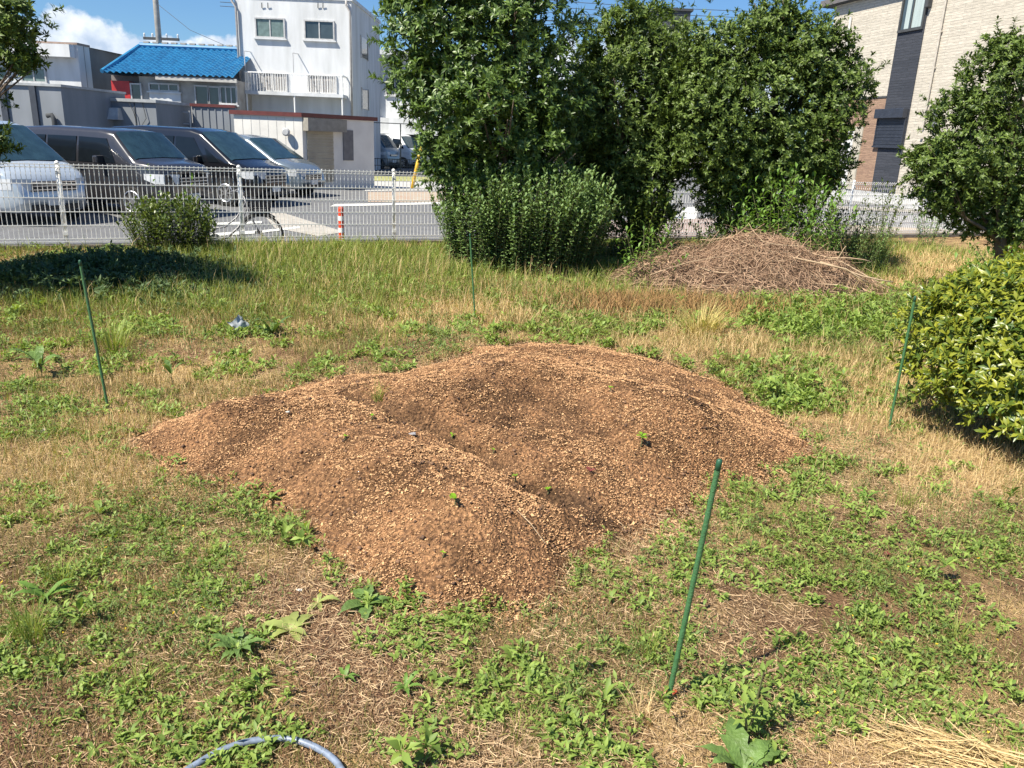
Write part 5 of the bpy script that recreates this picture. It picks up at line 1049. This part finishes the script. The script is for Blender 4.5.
# grey panel building nearer, with pipe
YG = 25; xa, xb = X_(-70, 100, YG), X_(62, 100, YG); root = empty('grey_store', ((xa+xb)/2, YG, LOT), 0, 'grey panelled store building behind the silver minivan', 'building'); ox = root.location.x
zt = Z_(40, 86, YG)-LOT; box('wall', m_wallg, root, xa-ox, xb-ox, 0, 4, 0, zt); box('roof_edge', mat('pale_edge', (.42, .44, .45), .7), root, xa-ox-.05, xb-ox+.05, -.06, 4, zt, zt+.07)
for px in (5, 35): x = X_(px, 105, YG)-ox; box('dark_pilaster', mat('dark_blue_grey', (.045, .055, .075), .6), root, x-.09, x+.09, -.07, -.002, 0, zt)
x = X_(56, 118, YG)-ox; MB().tube([(x-.2, -.12, Z_(52, 116, YG)-LOT), (x-.05, -.12, Z_(52, 115, YG)-LOT), (x, -.12, Z_(52, 119, YG)-LOT), (x, -.12, 0)], .07, 10).build('pipe', m_dark, root, smooth=True)
YG2 = 28; xa, xb = X_(62, 110, YG2), X_(156, 110, YG2); root = empty('grey_annex', ((xa+xb)/2, YG2, LOT), 0, 'low grey annex with a metal vent hood behind the dark wagon', 'building'); ox = root.location.x
zt = Z_(110, 101, YG2)-LOT; box('wall', m_wallg, root, xa-ox, xb-ox, 0, 3, 0, zt); box('roof_edge', mat('pale_edge', (.4, .4, .4), .7), root, xa-ox-.05, xb-ox+.05, -.08, 3, zt, zt+.1)
mb = MB()
for px in (81, 102, 135): x = X_(px, 110, YG2)-ox; mb.box(x-.015, x+.015, -.02, -.001, 0, zt-.02)
mb.build('panel_seams', m_dark, root)
x = X_(114, 112, YG2)-ox; z = Z_(114, 114, YG2)-LOT; MB().add([(x-.3, -.4, z-.18), (x+.3, -.4, z-.18), (x+.3, 0, z-.18), (x-.3, 0, z-.18), (x-.24, -.2, z+.2), (x+.24, -.2, z+.2), (x+.24, 0, z+.2), (x-.24, 0, z+.2)], [(3, 2, 1, 0), (4, 5, 6, 7), (0, 1, 5, 4), (1, 2, 6, 5), (2, 3, 7, 6), (3, 0, 4, 7)]).build('vent_hood', m_frame, root)
MB().tube([(x+.5, -.05, z+.5), (x+.7, -.08, z+.1), (x+.8, -.05, z-.5), (x+1.1, -.06, z-.1), (x+1.0, -.05, z+.5)], .012, 5).build('cable', m_dark, root)
YG3 = 30.5; xa, xb = X_(156, 110, YG3), X_(236, 120, YG3); root = empty('boundary_wall', ((xa+xb)/2, YG3, LOT), 0, 'ribbed grey metal wall with a pipe railing left of the shed', 'wall'); ox = root.location.x
zt = Z_(210, 107, YG3)-LOT; xm = X_(192, 110, YG3)-ox; box('panel', m_wallg, root, xm, xb-ox, 0, .15, 0, zt); box('panel', m_wallg, root, xa-ox, xm, .1, .2, 0, Z_(170, 122, YG3)-LOT)
mb = MB()
for x in np.arange(xm+.1, xb-ox, .25): mb.box(x-.02, x+.02, -.025, -.001, .0, zt-.03)
mb.build('ribs', m_wallg, root); box('coping', m_mar, root, xm-.05, xb-ox, -.06, .18, zt, zt+.1)
mb = MB(); 
for px in (158, 180, 193): x = X_(px, 115, YG3)-ox; mb.tube([(x, -.3, 0), (x, -.3, Z_(170, 110, YG3)-LOT)], .025, 6)
z = Z_(175, 112, YG3)-LOT; mb.tube([(xa-ox, -.3, z), (xm, -.3, z)], .025, 6).tube([(xa-ox, -.3, z-.4), (xm, -.3, z-.4)], .02, 6).build('railing', m_frame, root)
# silver tank on the wall
# utility pole and wires
c = at(164, 100, 42); root = empty('utility_pole', (c[0], c[1], LOT), 0, 'tall grey concrete utility pole behind the blue roof', 'utility pole')
MB().tube([(0, 0, 0), (0, 0, 14)], [.16, .11], 12).build('pole', mat('pole_concrete', (.34, .33, .31), .85), root, smooth=True)
z = Z_(164, 39, 42)-LOT; MB().box(-.75, 1.0, -.06, .06, z-.06, z+.06).build('crossarm', m_dark, root)
for x in (-.7, -.3, .4, .95): MB().tube([(x, 0, z+.05), (x, 0, z+.2), (x, 0, z+.25)], [.04, .05, .02], 8).build('insulator', m_wallw, root)
grpw = 'overhead power lines behind the trees'
for i, (a, b) in enumerate((((480, 12), (720, 17)), ((480, 16), (720, 20)), ((700, 2), (860, 6)), ((700, 8), (860, 13)), ((700, 22), (870, 27)), ((640, 10), (870, 18)))):
    p0 = at(a[0]-260, a[1]-10, 45); p1 = at(b[0]+160, b[1]+8, 45); pts = [p0*(1-t)+p1*t-np.array([0, 0, 1.2*math.sin(t*math.pi)*.3]) for t in np.linspace(0, 1, 13)]
    o = MB().tube(pts, .015, 5).build('power_line', m_dark, None)
    tag(o, ['thin power line crossing the sky gap left of the middle tree, upper one', 'thin power line crossing the sky gap left of the middle tree, lower one', 'highest power line above the broad tree', 'second highest power line above the broad tree', 'lowest power line between the broad tree and the house eave', 'power line passing just under the second highest one'][i], 'power line', grpw)
o = MB().tube([at(150, -2, 46), at(190, 30, 44), at(240, 52, 42)], .012, 5).build('power_line', m_dark, None); tag(o, 'thin line sloping down beside the utility pole', 'power line', grpw)
# dark block glimpsed above the trees
YD = 60; xa, xb = X_(652, 40, YD), X_(690, 20, YD); root = empty('dark_building', ((xa+xb)/2, YD, LOT), 0, 'dark grey building top showing between the middle and right trees', 'building')
box('wall', mat('dark_siding', (.09, .10, .11), .8, scale=3, stretch=(1, 1, 8)), root, -(xb-xa)/2, (xb-xa)/2, 0, 6, 0, Z_(680, 11, YD)-LOT); box('roof', m_dark, root, -(xb-xa)/2-.15, (xb-xa)/2+.15, -.15, 6.15, Z_(680, 11, YD)-LOT, Z_(680, 9, YD)-LOT)

# ---------------------------------------------------------------- tiled house on the right
def brick_mat(name, c1, c2, mort, bw=.9, bh=.10):
    m = bpy.data.materials.new(name); m.use_nodes = True; nt = m.node_tree; n = nt.nodes; l = nt.links; b = n['Principled BSDF']; b.inputs['Roughness'].default_value = .85
    tc = n.new('ShaderNodeTexCoord'); sp = n.new('ShaderNodeSeparateXYZ'); cb = n.new('ShaderNodeCombineXYZ'); l.new(tc.outputs['Object'], sp.inputs[0]); l.new(sp.outputs[0], cb.inputs[0]); l.new(sp.outputs[2], cb.inputs[1])
    br = n.new('ShaderNodeTexBrick'); l.new(cb.outputs[0], br.inputs['Vector']); br.inputs['Scale'].default_value = 1; br.inputs['Brick Width'].default_value = bw; br.inputs['Row Height'].default_value = bh; br.inputs['Mortar Size'].default_value = .006
    br.inputs['Color1'].default_value = (*c1, 1); br.inputs['Color2'].default_value = (*c2, 1); br.inputs['Mortar'].default_value = (*mort, 1); br.offset = .37
    nz = n.new('ShaderNodeTexNoise'); mp = n.new('ShaderNodeMapping'); mp.inputs['Scale'].default_value = (5, 1, 30); l.new(tc.outputs['Object'], mp.inputs[0]); l.new(mp.outputs[0], nz.inputs['Vector']); nz.inputs['Scale'].default_value = .8; nz.inputs['Detail'].default_value = 3
    mx = n.new('ShaderNodeMix'); mx.data_type = 'RGBA'; mx.blend_type = 'MULTIPLY'; mx.inputs[0].default_value = .5; l.new(br.outputs['Color'], mx.inputs[6])
    r = n.new('ShaderNodeMapRange'); r.inputs[1].default_value = .3; r.inputs[2].default_value = .7; r.inputs[3].default_value = .6; r.inputs[4].default_value = 1.2; l.new(nz.outputs['Fac'], r.inputs[0]); l.new(r.outputs[0], mx.inputs[7])
    l.new(mx.outputs[2], b.inputs['Base Color']); bp = n.new('ShaderNodeBump'); bp.inputs['Strength'].default_value = .6; bp.inputs['Distance'].default_value = .02
    ad = n.new('ShaderNodeMath'); ad.operation = 'SUBTRACT'; l.new(nz.outputs['Fac'], ad.inputs[0]); l.new(br.outputs['Fac'], ad.inputs[1]); l.new(ad.outputs[0], bp.inputs['Height']); l.new(bp.outputs[0], b.inputs['Normal'])
    return m
m_cream = brick_mat('cream_siding', (.56, .51, .43), (.47, .43, .36), (.36, .33, .28)); m_brown = brick_mat('brown_siding', (.34, .22, .15), (.27, .17, .12), (.2, .14, .1), .4, .07)
m_navy = brick_mat('navy_siding', (.045, .05, .065), (.03, .035, .048), (.02, .024, .03), .9, .10)
O2 = P(870, 203, LOT)[:2]; hd2 = np.array([.22, -.976]); hd2 /= np.linalg.norm(hd2); hn = np.array([hd2[1], -hd2[0]])   # outward
def fac(px, py, out=0.0):
    d = ray(px, py)[:, 0]; o = np.append(O2+hn*out, 0); nn = np.append(hn, 0); t = ((o-CAM)@nn)/(d@nn); q = CAM+d*t; return float((q[:2]-O2)@hd2), float(q[2]-LOT)
root = empty('tiled_house', (O2[0], O2[1], LOT), math.atan2(hd2[1], hd2[0]), 'two storey house with cream tile cladding and a dark vertical strip at the right', 'house')
sl = fac(828, 60)[0]; zt = fac(828, 8)[1]; sr = 13.0
box('wall', m_cream, root, sl, sr, 0, 8, .45, zt)
box('foundation', mat('pale_foundation', (.55, .55, .54), .85), root, sl-.02, sr, -.03, 8, 0, .45)
box('roof', m_dark, root, sl-.7, sr+.5, -.27, 8.7, zt, zt+.22)
box('fascia', mat('grey_fascia', (.16, .15, .15), .7), root, sl-.72, sr+.5, -.31, -.27, zt+.02, zt+.26)
s1, z1 = fac(871.5, 197); s2, _ = fac(896, 199); sa = fac(897.5, 30)[0]; sb = fac(923, 30)[0]
smid = (s1+sa)/2; send = (s2+sb)/2
box('dark_strip', m_navy, root, smid, send, -.03, -.002, .46, zt-.01)
zb_ = fac(868, 99)[1]; box('brown_tiles', m_brown, root, sl+.02, smid-.004, -.025, -.002, .46, zb_); box('band', m_dark, root, sl, smid-.004, -.05, -.002, zb_+.002, zb_+.07)
zw = fac(910, 29)[1]; w_ = box('window', m_wing, root, smid+.16, send-.16, -.05, -.031, zw, zw+1.3)
MB().box(smid+.05, send-.05, -.10, -.032, zw-.09, zw-.001).box(smid+.05, smid+.13, -.09, -.032, zw, zw+1.3).box(send-.13, send-.05, -.09, -.032, zw, zw+1.3).box((smid+send)/2-.03, (smid+send)/2+.03, -.08, -.051, zw, zw+1.3).box(smid+.05, send-.05, -.09, -.032, zw+1.302, zw+1.37).build('frame', m_dark, w_)
MB().box(smid+.35, smid+.6, -.056, -.0515, zw+.02, zw+1.25).box(send-.75, send-.2, -.056, -.0515, zw+.02, zw+1.25).build('curtain', mat('pale_curtain', (.42, .50, .50), .8, scale=6, stretch=(8, 1, .3)), w_)
# shutter
sA = fac(878.5, 125)[0]; sB = fac(907, 125)[0]; zS0 = fac(890, 146)[1]; zS1 = fac(893, 109)[1]
m_shut = mat('navy_shutter', (.035, .042, .06), .45)
mb = MB(); ns = 16
for k in range(ns): z = zS0+(zS1-.35-zS0)*k/ns; mb.box(sA+.06, sB-.06, -.085-.012*(k % 2), -.031, z, z+(zS1-.35-zS0)/ns-.004)
sh = mb.build('roller_shutter', m_shut, root); MB().box(sA, sB, -.28, -.032, zS1-.35, zS1).build('shutter_box', m_shut, sh, bevel=.02); MB().box(sA, sA+.055, -.11, -.032, zS0, zS1-.352).box(sB-.055, sB, -.11, -.032, zS0, zS1-.352).box(sA-.02, sB+.02, -.14, -.032, zS0-.07, zS0-.002).build('shutter_rail', m_shut, sh)
dA = fac(842, 150)[0]; dB = fac(853, 150)[0]; dC = fac(861, 150)[0]; zd = fac(848, 128)[1]
dr = box('door', mat('white_door', (.72, .72, .70), .5), root, dA, dB, -.06, -.026, .46, zd); box('handle', m_dark, dr, dB-.35, dB-.3, -.10, -.061, 1.3, 1.7)
box('door_surround', mat('beige_surround', (.50, .46, .38), .8), root, dB+.004, dC, -.08, -.026, .46, zd+.05)
mp = mat('beige_pipe', (.52, .48, .42), .6)
sp = fac(936, 64)[0]; mb = MB().tube([(sp, -.07, zt-.02), (sp, -.07, fac(925, 128)[1])], .035, 8); 
for z in np.arange(2.5, zt, 1.2): mb.box(sp-.06, sp+.06, -.08, -.001, z, z+.05)
mb.build('drain_pipe', mp, root)
sp = fac(849, 40)[0]; MB().tube([(sp, -.07, fac(849, 18)[1]), (sp, -.07, fac(848, 58)[1]-1.0)], .05, 8).build('drain_pipe', mat('white_pipe', (.7, .7, .68), .5), root)
sp, zp = fac(939, 120); bx_ = box('meter_box', mat('grey_meter', (.22, .23, .24), .5), root, sp-.16, sp+.10, -.18, -.002, zp-.25, zp+.25, .02); MB().tube([(sp, -.06, zp-.25), (sp, -.06, .3)], .03, 6).build('conduit', mat('white_pipe', (.7, .7, .68), .5), root)
sp, zp = fac(931, 4); box('wall_lamp', m_dark, root, sp-.08, sp+.08, -.2, -.002, zp-.12, zp+.2, .02)
# small low wall and second fence line in the yard
c0 = P(790, 222, LOT); c1 = P(1080, 236, LOT); 
FM2 = Matrix.Translation((c0[0], c0[1], LOT)) @ Matrix.Rotation(math.atan2(c1[1]-c0[1], c1[0]-c0[0]), 4, 'Z')
root = empty('low_wall', (0, 0, 0), 0, 'low pale block wall at the foot of the tiled house', 'wall'); root.matrix_world = FM2
MB().box(0, 9, 0, .15, 0, .42).build('block_course', mat('pale_block', (.36, .37, .39), .85, scale=5), root)
MB().box(-.02, 9.02, -.02, .17, .42, .48).build('coping', m_conc, root)
# red flowers glimpsed through the trees
c = P(664, 218, LOT); root = empty('red_flowering_plant', (c[0], c[1], LOT), 0, 'small plant with red flowers seen through the gap between the trees', 'plant')
C = rand_unit(60)*np.array([.28, .2, .35])+np.array([0, 0, .6]); B, D, Nn, Ln, Wd = rosettes(C, C-np.array([0, 0, .3]), 8, .1, .04); leafmesh('foliage', B, D, Nn, Ln, Wd, m_leafD, root)
C = rand_unit(14)*np.array([.14, .1, .1])+np.array([0, -.15, .95]); B, D, Nn, Ln, Wd = rosettes(C, C, 7, .07, .06); leafmesh('flowers', B, D, Nn, Ln, Wd, mat('red_petal', (.7, .03, .02), .5), root)
